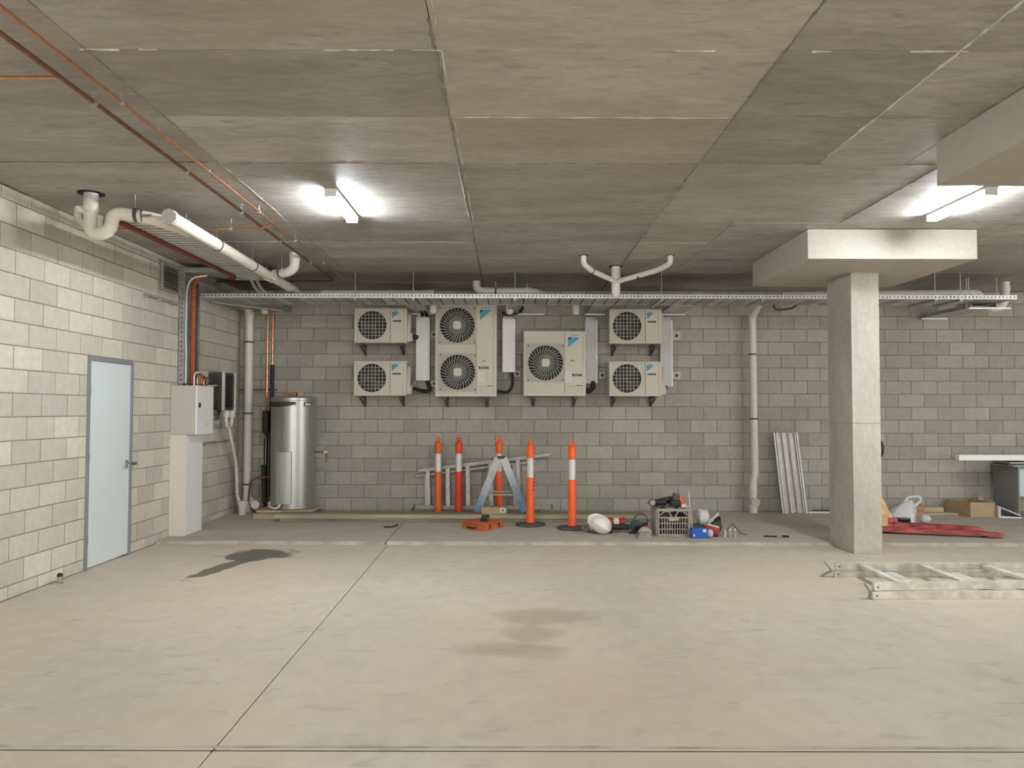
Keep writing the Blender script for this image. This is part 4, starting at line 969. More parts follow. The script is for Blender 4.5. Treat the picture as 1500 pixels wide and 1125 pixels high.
def big_fan(t, cx, cz, y0, r, half):
    f = MB().holed(cx-half, cx+half, cz-half, cz+half, cx, cz, r, y0-0.012, y0+0.004, 48).build('guard_frame', M['guardframe'], t, bevel=0)
    for sx in (-1, 1):
        for sz in (-1, 1): MB().cyl((cx+sx*(half-0.03), y0-0.012, cz+sz*(half-0.03)), (cx+sx*(half-0.03), y0-0.018, cz+sz*(half-0.03)), 0.011, 10).build('screw', M['charcoal'], f)
    m = MB(); m.tube([(cx, y0, cz), (cx, y0+0.10, cz)], r, 40, caps=False); m.cyl((cx, y0+0.11, cz), (cx, y0+0.10, cz), r, 40)
    m.build('fan_shroud', M['black'], t, smooth=40)
    m = MB(); N_ = 30
    for k in range(N_):
        a = 2*PI*k/N_; P = []
        for i in range(6):
            rr = 0.05+(r-0.05)*i/5; q = a-0.42*(i/5)
            P.append((cx+rr*math.cos(q), y0-0.012-0.012*math.sin(PI*i/5), cz+rr*math.sin(q)))
        m.tube(P, 0.0052, 4, caps=False)
    for rr in (r*0.45, r*0.72):
        m.tube([(cx+rr*math.cos(2*PI*i/32), y0-0.012, cz+rr*math.sin(2*PI*i/32)) for i in range(33)], 0.0022, 4, caps=False)
    m.build('fan_guard', M['vane'], t, smooth=0)
    q = 0.058; c = 0.018
    MB().prism([(cx-q+c, cz-q), (cx+q-c, cz-q), (cx+q, cz-q+c), (cx+q, cz+q-c), (cx+q-c, cz+q), (cx-q+c, cz+q), (cx-q, cz+q-c), (cx-q, cz-q+c)], 0.014, lambda u, v, w: (u, y0-0.038+w, v)).build('guard_hub', M['ac2'], t, bevel=0.003)
    fn = MB().lathe((cx, y0+0.06, cz), [(0.06, -0.04), (0.065, 0.0), (0.04, 0.014)], 20, axis='y').build('fan', M['fan'], t)
    for k in range(2):
        a = k*PI+1.2+cz; vs = []; fs = []
        for i in range(9):
            w = a+i*0.14; vs += [(cx+0.06*math.cos(w), y0+0.06+i*0.004, cz+0.06*math.sin(w)), (cx+(r-0.02)*math.cos(w+0.3), y0+0.055+i*0.005, cz+(r-0.02)*math.sin(w+0.3))]
        for i in range(8): fs.append((2*i, 2*i+1, 2*i+3, 2*i+2))
        MB().add(vs, fs).build('fan_blade', M['fan'], fn, smooth=60)
def big_unit(label, x0, x1, z0, z1, fans, logox, logoz, word, split):
    y0, d = 11.37, 0.33; y1 = y0+d
    t = thing('outdoor_unit', ((x0+x1)/2, y0+d/2, z0), label, 'outdoor unit')
    MB().box((x0, y0+0.01, z0+0.03), (x0+0.006, y1, z1-0.02)).box((x1-0.006, y0+0.01, z0+0.03), (x1, y1, z1-0.02)).box((x0, y1-0.006, z0), (x1, y1, z1)).build('casing', M['ac'], t, smooth=0)
    MB().box((x0-0.003, y0-0.003, z1-0.022), (x1+0.003, y1+0.003, z1)).build('top_cover', M['ac2'], t, bevel=0.006)
    MB().box((x0, y0-0.002, z0), (x1, y1, z0+0.045)).build('base_pan', M['ac2'], t, bevel=0.004)
    # front sheet split in holed bands
    edges = [z0+0.045]+[ (fans[i][1]+fans[i+1][1])/2 for i in range(len(fans)-1)]+[z1-0.022]
    m = MB()
    for i, (fx, fz) in enumerate(fans): m.holed(x0+0.002, split, edges[i], edges[i+1], fx, fz, 0.262, y0+0.002, y0+0.010, 48)
    m.build('front_plate', M['ac'], t, smooth=30)
    for (fx, fz) in fans: big_fan(t, fx, fz, y0, 0.258, 0.284)
    MB().box((split, y0+0.006, z0+0.045), (split+0.006, y0+0.010, z1-0.022)).build('panel_gap', M['dark'], t, smooth=0)
    pn = MB().box((split+0.006, y0, z0+0.15), (x1-0.05, y0+0.012, z1-0.022)).build('front_panel', M['ac2'], t, bevel=0.002)
    MB().box((split+0.006, y0+0.001, z0+0.045), (x1-0.05, y0+0.012, z0+0.148)).build('service_panel', M['ac'], t, bevel=0.002)
    MB().box((x1-0.049, y0-0.003, z0+0.045), (x1, y0+0.016, z1-0.022)).build('corner_post', M['ac2'], t, bevel=0.006)
    logo(pn, logox, logoz, 0.17, y0-0.0002, 'DAIKIN', 0.045)
    text(word, 0.04, 'panel_word', M['charcoal'], pn, (logox+0.06, y0-0.001, z0+0.52), 'y', 0.0006)
    text('R410A', 0.055, 'refrigerant_print', M['ink'], pn, (logox+0.06 if len(fans) > 1 else logox+0.13, y0-0.001, z0+0.425 if len(fans) > 1 else z0+0.31), 'y', 0.003)
    sx = split+0.03 if len(fans) > 1 else split+0.012
    st = MB().box((sx, y0-0.0015, z0+0.21), (sx+0.10, y0, z0+0.36)).build('data_sticker', M['sticker'], pn, smooth=0)
    m = MB()
    for k in range(6): m.box((sx+0.01, y0-0.002, z0+0.225+k*0.022), (sx+0.09, y0-0.0014, z0+0.229+k*0.022))
    m.build('sticker_rule', M['charcoal'], st, smooth=0) if False else m.build('print_line', M['pvc_cap'], pn, smooth=0)
    MB().box((x1-0.14, y0-0.004, z0+0.155), (x1-0.06, y0, z0+0.163)).build('handle_slot', M['charcoal'], t, smooth=0)
    for xx in (x0+0.15, x1-0.15): bracket(t, xx, y0, z0)
    return t
big_unit('tall ivory outdoor unit with two stacked fans, centre of row', -1.10, -0.19, 1.775, 3.13, [(-0.765, 2.135), (-0.775, 2.83)], -0.44, 3.06, '7BP', -0.50)
big_unit('large square ivory outdoor unit with a single fan', 0.21, 1.13, 1.785, 2.745, [(0.535, 2.275)], 0.87, 2.655, '7BP', 0.815)

# white covers over the pipework, each with its cable
def cover(x0, x1, z0, z1, dep, label, bright):
    t = thing('pipe_cover', ((x0+x1)/2, YB-dep/2, z0), label, 'duct', 'pipe covers between the outdoor units')
    MB().box((x0, YB-dep, z0), (x1, YB-0.008, z1-0.01)).build('cover_body', M['duct'] if bright else M['duct_dim'], t, bevel=0.004)  # lit tone, else the copy with dimmer light in its colour
    MB().box((x1, YB-dep+0.01, z0+0.01), (x1+0.018, YB-0.008, z1-0.02)).build('side_flange', M['galv_w'], t, bevel=0.002)
    MB().box((x0+0.01, YB-dep+0.01, z1-0.01), (x1-0.01, YB-0.01, z1+0.025)).build('cover_top', M['galv_d'], t, bevel=0.004)
    for sx in (x0+0.015, x1-0.015):
        for z in (z0+0.04, z1-0.06): MB().cyl((sx, YB-dep, z), (sx, YB-dep-0.004, z), 0.007, 8).build('screw', M['galv'], t)
    return t
cover(-1.425, -1.235, 2.02, 3.00, 0.12, 'bright white pipe cover left of the double-fan unit', 1)
cover(-0.11, 0.07, 2.15, 2.98, 0.12, 'white pipe cover between the two large units', 1)
cover(1.15, 1.325, 1.98, 2.97, 0.10, 'shade-toned white pipe cover right of the single-fan unit', 0)
cover(2.30, 2.475, 1.93, 2.97, 0.10, 'shade-toned white pipe cover right of the right-hand small units', 0)
def isolator(x, z, s, label):
    t = thing('isolator_switch', (x, YB-0.03, z-s/2), label, 'switch', 'isolator switches')
    MB().box((x-s/2, YB-0.055, z-s/2), (x+s/2, YB-0.006, z+s/2)).build('switch_box', M['boxgrey'], t, bevel=0.006)
    MB().lathe((x, YB-0.055, z), [(0.026, 0), (0.024, 0.008)], 16, axis='y').bar((x-0.014, YB-0.068, z-0.014), (x+0.014, YB-0.068, z+0.014), 0.012, 0.010).build('switch_knob', M['charcoal'], t)
isolator(2.56, 2.72, 0.13, 'square isolator switch on wall beside upper right small unit')
isolator(2.56, 2.11, 0.12, 'square isolator switch on wall beside lower right small unit')
isolator(1.42, 2.11, 0.10, 'isolator switch on wall between single-fan and lower right units')
isolator(0.12, 2.13, 0.09, 'isolator switch below the pipe cover between large units')
isolator(-1.16, 2.73, 0.09, 'isolator switch left of upper fan of the tall unit')
isolator(-1.145, 1.98, 0.10, 'isolator switch left of lower fan of the tall unit')
def ucable(P, r, label): tag(MB().tube(rounded(P, 0.12, 8), r, 8).build('black_cable', M['black']), label, 'cable', 'black lagged cables')
yy = YB-0.09
ucable([(-1.46, yy-0.2, 1.90), (-1.30, yy, 1.86), (-1.20, yy, 1.87), (-1.27, yy, 2.05)], 0.03, 'black lagged pipes curving under the leftmost pipe cover')
ucable([(-1.46, yy-0.2, 2.68), (-1.41, yy, 2.68), (-1.36, yy+0.01, 2.75)], 0.035, 'black lagged pipe from upper left unit to cover')
ucable([(-0.20, yy-0.1, 1.86), (-0.02, yy, 1.84), (0.05, yy, 1.95), (0.03, yy, 2.18)], 0.022, 'black cable curving under the cover between large units')
ucable([(1.13, yy-0.1, 1.88), (1.22, yy, 1.86), (1.28, yy, 1.92), (1.27, yy, 2.02)], 0.035, 'black cable curving under the cover right of single-fan unit')
ucable([(2.26, yy-0.1, 1.84), (2.36, yy, 1.85), (2.40, yy, 1.95)], 0.02, 'black cable curving under the rightmost pipe cover')
ucable([(-0.10, yy-0.1, 3.05), (-0.05, yy, 3.03), (0.15, yy, 3.06), (0.2, yy-0.2, 3.12)], 0.02, 'black cable bending above the cover between large units')
ucable([(3.72, 10.80, 3.06), (3.78, 10.86, 3.0), (4.0, 10.86, 3.02), (4.05, 10.78, 3.065)], 0.012, 'black cable sagging below tray right of the downpipe')
for k, x in enumerate((-1.33, -1.27)): ucable([(x, yy, 3.0), (x, yy-0.05, 3.06), (x, yy-0.3, 3.08)], 0.028, ['left black lagged pipe entering tray above leftmost cover', 'right black lagged pipe entering tray above leftmost cover'][k])

# ================================================================ FLOOR: TIMBERS, POSTS, LADDERS
def timber(x0, x1, y0, y1, z0, z1, m, label, name='timber_plank', rot=0):
    o = MB().box((x0, y0, z0), (x1, y1, z1)).build(name, m, bevel=0.003); o.rotation_euler = (0, 0, rot)
    return tag(o, label, 'timber')
G = 'stacked timber planks'
timber(-3.16, 2.06, 10.64, 10.79, SH, 0.078, M['wood_g'], 'front lower plank of the long timber stack')
timber(-3.20, 1.95, 10.80, 10.945, SH, 0.078, M['wood_g'], 'rear lower plank of the long timber stack')
timber(-3.24, 2.02, 10.63, 10.78, 0.079, 0.135, M['wood_y'], 'front upper plank of the long timber stack')
timber(-3.21, 1.90, 10.79, 10.94, 0.079, 0.135, M['wood_g'], 'rear upper plank of the long timber stack')
MAT_P = [M['orange_o'], M['red'], M['orange'], M['orange'], M['orange']]
def post(x, y, z, m, label, R=0.195, tilt=0, loop='ring'):
    t = thing('bollard_post', (x, y, z), label, 'bollard', 'orange traffic posts')
    n = 8
    MB().lathe((x, y, z), [(R, 0), (R+0.01, 0.012), (R, 0.03), (0.09, 0.042), (0.065, 0.045)], n).build('rubber_base', M['charcoal'], t, smooth=20)
    MB().lathe((x, y, z), [(0.060, 0.04), (0.060, 0.055), (0.055, 0.06), (0.052, 0.64), (0.050, 0.64)], 24).build('lower_tube', m, t)
    MB().lathe((x, y, z), [(0.046, 0.64), (0.046, 0.66), (0.046, 0.905)], 24).build('reflective_sleeve', M['reflect'], t)
    MB().lathe((x, y, z), [(0.048, 0.90), (0.055, 0.902), (0.055, 0.925), (0.050, 0.93), (0.050, 1.04), (0.054, 1.045), (0.052, 1.06), (0.030, 1.075), (0.022, 1.085)], 24).build('upper_tube', m, t)
    if loop == 'ring':
        P = [(x+0.03*math.cos(a), y, z+1.105+0.03*math.sin(a)) for a in [2*PI*i/16 for i in range(17)]]
        MB().tube(P, 0.010, 8, caps=False).lathe((x, y, z+1.08), [(0.02, 0), (0.014, 0.03)], 12).build('top_loop', m, t)
    else:
        MB().lathe((x, y, z+1.08), [(0.02, 0), (0.030, 0.02), (0.034, 0.035), (0.024, 0.055), (0.010, 0.06)], 14).build('top_knob', m, t)
    return t
post(-1.046, 11.35, SH, M['orange_o'], 'faded orange bollard post, leftmost, in front of ladders', 0.13)
post(-0.745, 11.37, SH, M['red'], 'red-orange bollard post, second from the left', 0.13)
post(-0.152, 11.37, SH, M['orange'], 'orange bollard post standing behind the blue trestle')
p4 = post(0.285, 10.35, SH, M['orange'], 'orange bollard post on octagonal base right of trestle', loop='knob')
for k, (h_, z_) in enumerate(((0.02, 0.60), (0.03, 0.55), (0.02, 0.50))):
    MB().box((0.285+0.030, 10.35-0.046, z_), (0.285+0.046, 10.35-0.036, z_+h_)).build('black_print', M['ink'], p4, smooth=0)
post(0.82, 10.06, SH, M['orange'], 'rightmost orange bollard post beside the white helmet')
# black foot plate under the last post is wider: rubber mat
# step ladder lying on its side against the wall (two folded frames)
def side_ladder(name, y, x0, x1, zb, z_l, z_r, steps, label, m, lean, rw=0.07, dth=0.035):
    t = thing(name, ((x0+x1)/2, y, zb), label, 'ladder', 'ladders lying on edge')
    MB().bar((x0, y, zb+rw/2-0.01), (x1, y, zb+rw/2-0.01), dth, rw).build('rail', m, t, bevel=0.004)
    MB().bar((x0+0.03, y+lean, z_l), (x1-0.02, y+lean, z_r), dth, rw*0.8).build('rail', m, t, bevel=0.004)
    for f in steps:
        xa = x0+(x1-x0)*f; zt = z_l+(z_r-z_l)*f
        MB().bar((xa, y, zb+rw/2), (xa-0.02, y+lean, zt), 0.062, 0.024, (0, 1, 0)).build('step', m, t, bevel=0.003)
    for xx in (x0, x1): MB().box((xx-0.01, y-dth/2-0.004, zb-0.0), (xx+0.01, y+dth/2+0.004, zb+rw)).build('end_cap', M['charcoal'], t, bevel=0.003)
    return t
side_ladder('step_ladder', 11.60, -1.42, 0.64, 0.09, 0.655, 0.905, (0.10, 0.245, 0.39, 0.56, 0.76), 'front aluminium ladder frame lying on edge against back wall', M['alu'], 0.10)
side_ladder('step_ladder', 11.68, -1.46, 0.44, SH+0.01, 0.57, 0.80, (0.115, 0.28, 0.45, 0.62, 0.82), 'rear aluminium ladder frame lying on edge against back wall', M['alu'], 0.07, 0.045)
tag(MB().bar((-0.95, 11.14, 0.10), (-0.40, 11.08, 0.045), 0.03, 0.02).build('metal_strip', M['alu']), 'thin metal strip on the floor between the two left posts', 'strip')

# blue and white trestle
t = thing('trestle', (-0.12, 10.88, 0.136), 'worn blue and white trestle standing on the timber planks', 'trestle')
yf, yb2 = 10.84, 10.915
apx, apz, bz = -0.12, 0.905, 0.137
for (s, y_) in ((-1, yf), (1, yf)):
    MB().bar((apx+s*0.035, y_, apz), (apx+s*0.335, y_, bz+0.012), 0.035, 0.105, (s*0.93, 0, 0.36)).build('leg', M['bluealu'], t, bevel=0.004)
for s in (-1, 1):
    MB().bar((apx+s*0.03, 11.0, apz-0.02), (apx+s*0.27, 11.02, bz+0.10), 0.022, 0.05, (s*0.93, 0, 0.36)).build('leg', M['alu'], t, bevel=0.004)
    MB().bar((apx+s*0.27, 11.02, bz+0.10), (apx+s*0.25, 10.92, bz+0.10), 0.02, 0.03).build('foot_tie', M['alu'], t)
MB().box((apx-0.05, yf-0.02, apz-0.015), (apx+0.05, 11.03, apz+0.014)).build('hinge_head', M['charcoal'], t, bevel=0.004)
MB().bar((apx-0.19, yf+0.02, 0.385), (apx+0.19, yf+0.02, 0.385), 0.02, 0.018).bar((apx-0.17, 11.0, 0.42), (apx+0.17, 11.0, 0.42), 0.02, 0.016).build('cross_bar', M['alu'], t, bevel=0.002)
MB().tube(rounded([(apx+0.02, 10.98, apz-0.02), (apx+0.13, 10.99, apz-0.08), (apx+0.14, 10.99, apz-0.30)], 0.05), 0.008, 8).build('handle', M['alu'], t)
# cardboard box on the timbers
t = thing('cardboard_box', (-0.2, 10.72, 0.137), 'small flat cardboard box on the planks under trestle', 'box')
MB().box((-0.385, 10.655, 0.137), (-0.03, 10.77, 0.235)).build('box_body', M['card'], t, bevel=0.003)
MB().box((-0.125, 10.653, 0.165), (-0.045, 10.655, 0.225)).build('white_label', M['sticker'], t, smooth=0)
MB().box((-0.105, 10.652, 0.185), (-0.075, 10.653, 0.205)).build('label_print', M['ink'], t, smooth=0)
# orange tool case
t = thing('tool_case', (-0.35, 10.11, SH), 'orange tool case lying on the floor in front of trestle', 'tool case', rz=0.0)
cs = [(-0.62, 10.11), (-0.315, 9.82), (-0.075, 10.20), (-0.39, 10.46)]
MB().prism(cs, 0.07, lambda u, v, w: (u, v, SH+w)).build('case_body', M['tool_orange'], t, bevel=0.012)
MB().prism([(a*0.97-0.35*0.03, b*0.97+10.14*0.03) for a, b in cs], 0.018, lambda u, v, w: (u, v, SH+0.072+w)).build('case_lid', M['tool_orange'], t, bevel=0.006)
a, b = Vector((-0.62, 10.11, 0)), Vector((-0.315, 9.82, 0)); dv = (b-a).normalized(); nr = Vector((dv.y, -dv.x, 0))
MB().tube(rounded([a+dv*0.12+Vector((0, 0, SH+0.035)), a+dv*0.12+nr*0.035+Vector((0, 0, SH+0.03)), a+dv*0.27+nr*0.035+Vector((0, 0, SH+0.03)), a+dv*0.27+Vector((0, 0, SH+0.035))], 0.02), 0.010, 8).build('handle', M['black'], t)
c0 = Vector((-0.315, 9.82, 0)); dv = (Vector((-0.075, 10.20, 0))-c0).normalized()
for f in (0.12, 0.33):
    p = c0+dv*f+Vector((dv.y, -dv.x, 0))*0.004; MB().bar(p+Vector((0, 0, SH+0.02)), p+Vector((0, 0, SH+0.075)), 0.02, 0.012, (dv.x, dv.y, 0)).build('latch', M['black'], t)
t = thing('black_tool', (-0.33, 10.12, SH+0.092), 'small black tool resting on top of orange case', 'tool')
MB().lathe((-0.33, 10.12, SH+0.092), [(0.05, 0), (0.055, 0.015), (0.035, 0.03), (0.03, 0.05)], 16).build('tool_base', M['black'], t)
MB().bar((-0.36, 10.12, SH+0.15), (-0.26, 10.15, SH+0.15), 0.04, 0.045).build('tool_grip', M['black'], t, bevel=0.012)
# black clamp lying on the slab
t = thing('clamp', (-1.55, 10.15, SH), 'small black clamp lying on the slab by floor joint', 'clamp')
MB().bar((-1.64, 10.13, SH+0.01), (-1.53, 10.15, SH+0.01), 0.03, 0.018).bar((-1.53, 10.15, SH+0.012), (-1.46, 10.21, SH+0.03), 0.025, 0.016).build('clamp_jaw', M['black'], t, bevel=0.004)

# ================================================================ CLUTTER AROUND THE CRATE
# helmet lying on its side
t = thing('hard_hat', (1.13, 9.60, SH), 'white hard hat lying tilted on the floor beside last post', 'helmet')
hm = Matrix.Rotation(math.radians(32), 3, 'Y') @ Matrix.Rotation(math.radians(96), 3, 'X')
def hat_pts(u, v, sc=1.0):
    x = 0.138*math.cos(u)*math.cos(v)*sc; y = 0.108*math.sin(u)*math.cos(v)*sc; z = 0.135*math.sin(v)*sc
    return Vector((x, y, z))
C_ = Vector((1.14, 9.64, SH+0.122)); vs = []; fs = []; NU, NV = 28, 9
for j in range(NV):
    v = PI/2*j/(NV-1)*0.985
    for i in range(NU):
        u = 2*PI*i/NU; p = hat_pts(u, v); q = 1+0.05*(abs(p.y) < 0.02)*math.cos(v); vs.append(hm @ (p*q)+C_)
for j in range(NV-1):
    for i in range(NU): fs.append((j*NU+i, j*NU+(i+1) % NU, (j+1)*NU+(i+1) % NU, (j+1)*NU+i))
fs.append(tuple((NV-1)*NU+i for i in range(NU)))
m = MB().add(vs, fs); m.build('hat_shell', M['hat'], t, smooth=60)
vs = []; fs = []
for i in range(NU):
    u = 2*PI*i/NU; ex = 1.06+0.24*max(0, -math.cos(u))**3
    for (sc, z_) in ((1.0, 0.0), (ex, -0.008), (ex, -0.003), (1.0, 0.008)): vs.append(hm @ Vector((0.138*math.cos(u)*sc, 0.108*math.sin(u)*sc, z_))+C_)
for i in range(NU):
    for k in range(4): fs.append((i*4+k, i*4+(k+1) % 4, ((i+1) % NU)*4+(k+1) % 4, ((i+1) % NU)*4+k))
MB().add(vs, fs).build('brim', M['hat'], t, smooth=40)
P = [hm @ (hat_pts(0, v)*1.03)+C_ for v in [PI/2*k/8 for k in range(9)]]+[hm @ (hat_pts(PI, v)*1.03)+C_ for v in [PI/2*(8-k)/8 for k in range(1, 9)]]
MB().tube(P, 0.008, 6).build('crown_ridge', M['hat'], t)
# brown roll behind the helmet
t = thing('tape_roll', (0.98, 9.80, SH), 'small brown tape roll behind the white hard hat', 'tape roll')
MB().tube([(0.97+0.035*math.cos(a), 9.82, SH+0.055+0.035*math.sin(a)) for a in [2*PI*i/20 for i in range(21)]], 0.018, 8, caps=False).build('tape_ring', M['wood_g'], t)
MB().cyl((0.97, 9.84, SH+0.055), (0.97, 9.85, SH+0.055), 0.03, 16).build('tape_core', M['card'], t)
# black flat mat under it
tag(MB().prism([(0.70, 9.62), (1.0, 9.62), (1.02, 9.80), (0.97, 9.84), (0.70, 9.82)], 0.012, lambda u, v, w: (u+0.30, v+0.02+0.04, SH+w)).build('dark_rag', M['charcoal'], bevel=0.004), 'dark flat rag on the floor behind the white hard hat', 'rag')
# black blower tube and grinder
t = thing('blower', (1.45, 9.75, SH), 'dark teal power tool with long black nozzle left of crate', 'power tool')
MB().tube([(1.22, 9.80, SH+0.055), (1.30, 9.80, SH+0.06), (1.33, 9.79, SH+0.068), (1.52, 9.78, SH+0.065)], 0.035, 14, rf=lambda i: (0.045, 0.038, 0.030, 0.036)[i]).build('nozzle', M['black'], t)
MB().lathe((1.60, 9.70, SH+0.085), [(0.04, -0.09), (0.075, -0.07), (0.082, 0.0), (0.07, 0.05), (0.03, 0.07)], 20, axis='y').build('motor_housing', M['teal'], t)
MB().lathe((1.60, 9.625, SH+0.085), [(0.05, 0), (0.045, 0.012), (0.02, 0.014)], 16, axis='y').build('intake_cover', M['blackgl'], t)
MB().bar((1.63, 9.72, SH+0.06), (1.74, 9.74, SH+0.10), 0.07, 0.07).bar((1.50, 9.68, SH+0.012), (1.70, 9.70, SH+0.012), 0.06, 0.022).build('handle_body', M['black'], t, bevel=0.015)
MB().tube(rounded([(1.57, 9.74, SH+0.15), (1.60, 9.76, SH+0.22), (1.68, 9.77, SH+0.235), (1.74, 9.77, SH+0.20), (1.75, 9.77, SH+0.12), (1.74, 9.76, SH+0.05)], 0.06), 0.006, 8).build('cable_loop', M['black'], t)
t = thing('red_container', (1.38, 10.0, SH), 'small red canister with pale label behind the black nozzle', 'container')
MB().cyl((1.29, 9.98, SH+0.10), (1.47, 9.98, SH+0.10), 0.055, 18).build('canister_body', M['redtool'], t)
MB().cyl((1.345, 9.98, SH+0.10), (1.41, 9.98, SH+0.10), 0.0565, 18).build('label_wrap', M['sticker'], t)
MB().cyl((1.27, 9.98, SH+0.10), (1.29, 9.98, SH+0.10), 0.06, 18).cyl((1.47, 9.98, SH+0.10), (1.49, 9.98, SH+0.10), 0.06, 18).build('end_rim', M['redtool'], t)
MB().box((1.30, 9.95, SH), (1.46, 10.01, SH+0.05)).build('stand', M['black'], t, bevel=0.004)
tag(MB().box((1.665, 9.56, SH), (1.73, 9.63, SH+0.11)).build('battery_pack', M['redtool'], bevel=0.008), 'small red battery pack beside the crate', 'battery')
def rock(x, y, z, sx, sy, sz, m, label, name, seed):
    rr = random.Random(seed); bm = bmesh.new(); bmesh.ops.create_icosphere(bm, subdivisions=2, radius=1)
    for v in bm.verts:
        f = 1+rr.uniform(-0.10, 0.10); v.co = Vector((v.co.x*sx*f, v.co.y*sy*f, max(v.co.z, -0.75)*sz*f))
    mn = min(v.co.z for v in bm.verts); vs = [v.co+Vector((x, y, z-mn)) for v in bm.verts]; fs = [tuple(v.index for v in f.verts) for f in bm.faces]; bm.free()
    return tag(MB().add(vs, fs).build(name, m, smooth=50), label, name.split('_')[-1])
rock(1.66, 9.46, SH, 0.085, 0.06, 0.065, M['stone'], 'sandy rounded stone on the floor left of crate', 'sandy_stone', 3)
tag(MB().prism([(1.53, SH), (1.73, SH), (1.715, SH+0.035), (1.69, SH+0.075), (1.575, SH+0.075), (1.55, SH+0.03)], 0.10, lambda u, v, w: (u, 9.29+w, v)).build('grey_block', M['stone_g'], bevel=0.006), 'small grey concrete block on the slab edge before the stone', 'block')

# milk crate
CX0, CX1, CY0, CY1, CH = 1.82, 2.222, 9.50, 9.86, 0.335
t = thing('milk_crate', ((CX0+CX1)/2, (CY0+CY1)/2, SH), 'grey plastic milk crate full of tools on the raised slab', 'crate')
def crate_side(o0, ux, L):
    """o0 lower corner, ux unit vector along the side"""
    o0 = Vector(o0); ux = Vector(ux); Z = Vector((0, 0, 1)); nrm = ux.cross(Z)
    def B(mb, u0, z0, u1, z1, w=0.012, h=0.012): mb.bar(o0+ux*u0+Z*z0, o0+ux*u1+Z*z1, w, h, tuple(nrm) if abs(z1-z0) > 1e-4 and abs(u1-u0) < 1e-4 else (0, 0, 1))
    fr = MB(); B(fr, 0, CH-0.016, L, CH-0.016, 0.022, 0.032); B(fr, 0, 0.012, L, 0.012, 0.016, 0.022)
    B(fr, 0.015, 0.01, 0.015, CH-0.02, 0.016, 0.032); B(fr, L-0.015, 0.01, L-0.015, CH-0.02, 0.016, 0.032)
    B(fr, 0.02, 0.225, L-0.02, 0.225, 0.012, 0.016); B(fr, 0.02, 0.155, L-0.02, 0.155, 0.010, 0.010); B(fr, 0.02, 0.085, L-0.02, 0.085, 0.010, 0.010)
    fr.build('side_frame', M['crate'], t, smooth=0)
    tr = MB()
    for (a, b) in ((0.04, 0.30), ): pass
    n = 4; pts = [(0.03, 0.225), (L*0.30, CH-0.03), (L*0.5, 0.225), (L*0.70, CH-0.03), (L-0.03, 0.225)]
    pts = [(0.03, 0.25), (0.09, CH-0.035), (L*0.36, CH-0.035), (L*0.46, 0.228), (L*0.54, 0.228), (L*0.64, CH-0.035), (L-0.09, CH-0.035), (L-0.03, 0.25)]
    for p, q in zip(pts[:-1], pts[1:]): tr.bar(o0+ux*p[0]+Z*p[1], o0+ux*q[0]+Z*q[1], 0.012, 0.010, tuple(nrm))
    tr.build('truss', M['crate'], t, smooth=0)
    br = MB(); k = 11
    for i in range(1, k):
        u = 0.03+(L-0.06)*i/k; br.bar(o0+ux*u+Z*0.02, o0+ux*u+Z*0.225, 0.009, 0.009, tuple(nrm))
    br.build('bars', M['crate'], t, smooth=0)
crate_side((CX0, CY0, SH), (1, 0, 0), CX1-CX0); crate_side((CX0, CY1, SH), (1, 0, 0), CX1-CX0)
crate_side((CX0, CY0, SH), (0, 1, 0), CY1-CY0); crate_side((CX1, CY0, SH), (0, 1, 0), CY1-CY0)
MB().box((CX0, CY0, SH), (CX1, CY1, SH+0.008)).build('crate_floor', M['crate_d'], t, smooth=0)
MB().box((CX0+0.14, CY0-0.014, SH+0.185), (CX1-0.14, CY0-0.005, SH+0.232)).build('name_plate', M['stone'], t, bevel=0.003)
# contents
rr = random.Random(5)
def lump(x, y, z, sx, sy, sz, m, label, name, seed, cat='tool'):
    r_ = random.Random(seed); bm = bmesh.new(); bmesh.ops.create_icosphere(bm, subdivisions=3, radius=1)
    for v in bm.verts:
        c = v.co; f = 1+0.10*math.sin(7*c.x+seed)+0.08*math.sin(9*c.y+2*seed)+0.07*math.sin(11*c.z+seed)+r_.uniform(-0.02, 0.02)
        v.co = Vector((c.x*sx*f, c.y*sy*f, c.z*sz*f))
    mn = min(v.co.z for v in bm.verts); vs = [v.co+Vector((x, y, z-mn)) for v in bm.verts]; fs = [tuple(v.index for v in f.verts) for f in bm.faces]; bm.free()
    return tag(MB().add(vs, fs).build(name, m, smooth=60), label, cat)
lump(1.93, 9.68, SH+0.012, 0.085, 0.13, 0.15, M['charcoal'], 'dark tool bag bundled inside the left half of crate', 'tool_bag', 2, 'bag')
lump(2.11, 9.68, SH+0.012, 0.085, 0.13, 0.15, M['black'], 'black cloth bundle inside the right half of crate', 'black_bundle', 9, 'bag')
def drill(x, y, z, ang, label, m1, m2):
    t = thing('cordless_drill', (x, y, z), label, 'power tool', rz=ang)
    MB().lathe((0, 0, 0.055), [(0.016, -0.12), (0.030, -0.10), (0.032, -0.03), (0.040, 0.0), (0.040, 0.09), (0.025, 0.10)], 16, axis='x').build('motor_barrel', m1, t, local=True)
    MB().bar((0.05, 0, 0.04), (0.08, 0.03, -0.03+0.035), 0.035, 0.045).build('grip', m2, t, local=True, bevel=0.01)
    MB().box((0.03, -0.01, -0.0), (0.13, 0.06, 0.035)).build('battery', m2, t, local=True, bevel=0.008)
    MB().lathe((-0.12, 0, 0.055), [(0.018, -0.03), (0.024, -0.02), (0.024, 0.0)], 14, axis='x').build('chuck', M['alu_d'], t, local=True)
    return t
drill(1.86, 9.64, SH+0.345, -0.1, 'black cordless drill on crate with chuck pointing left', M['black'], M['charcoal'])
drill(2.00, 9.76, SH+0.36, 0.5, 'dark red and black drill lying across the crate middle', M['plum'], M['black'])
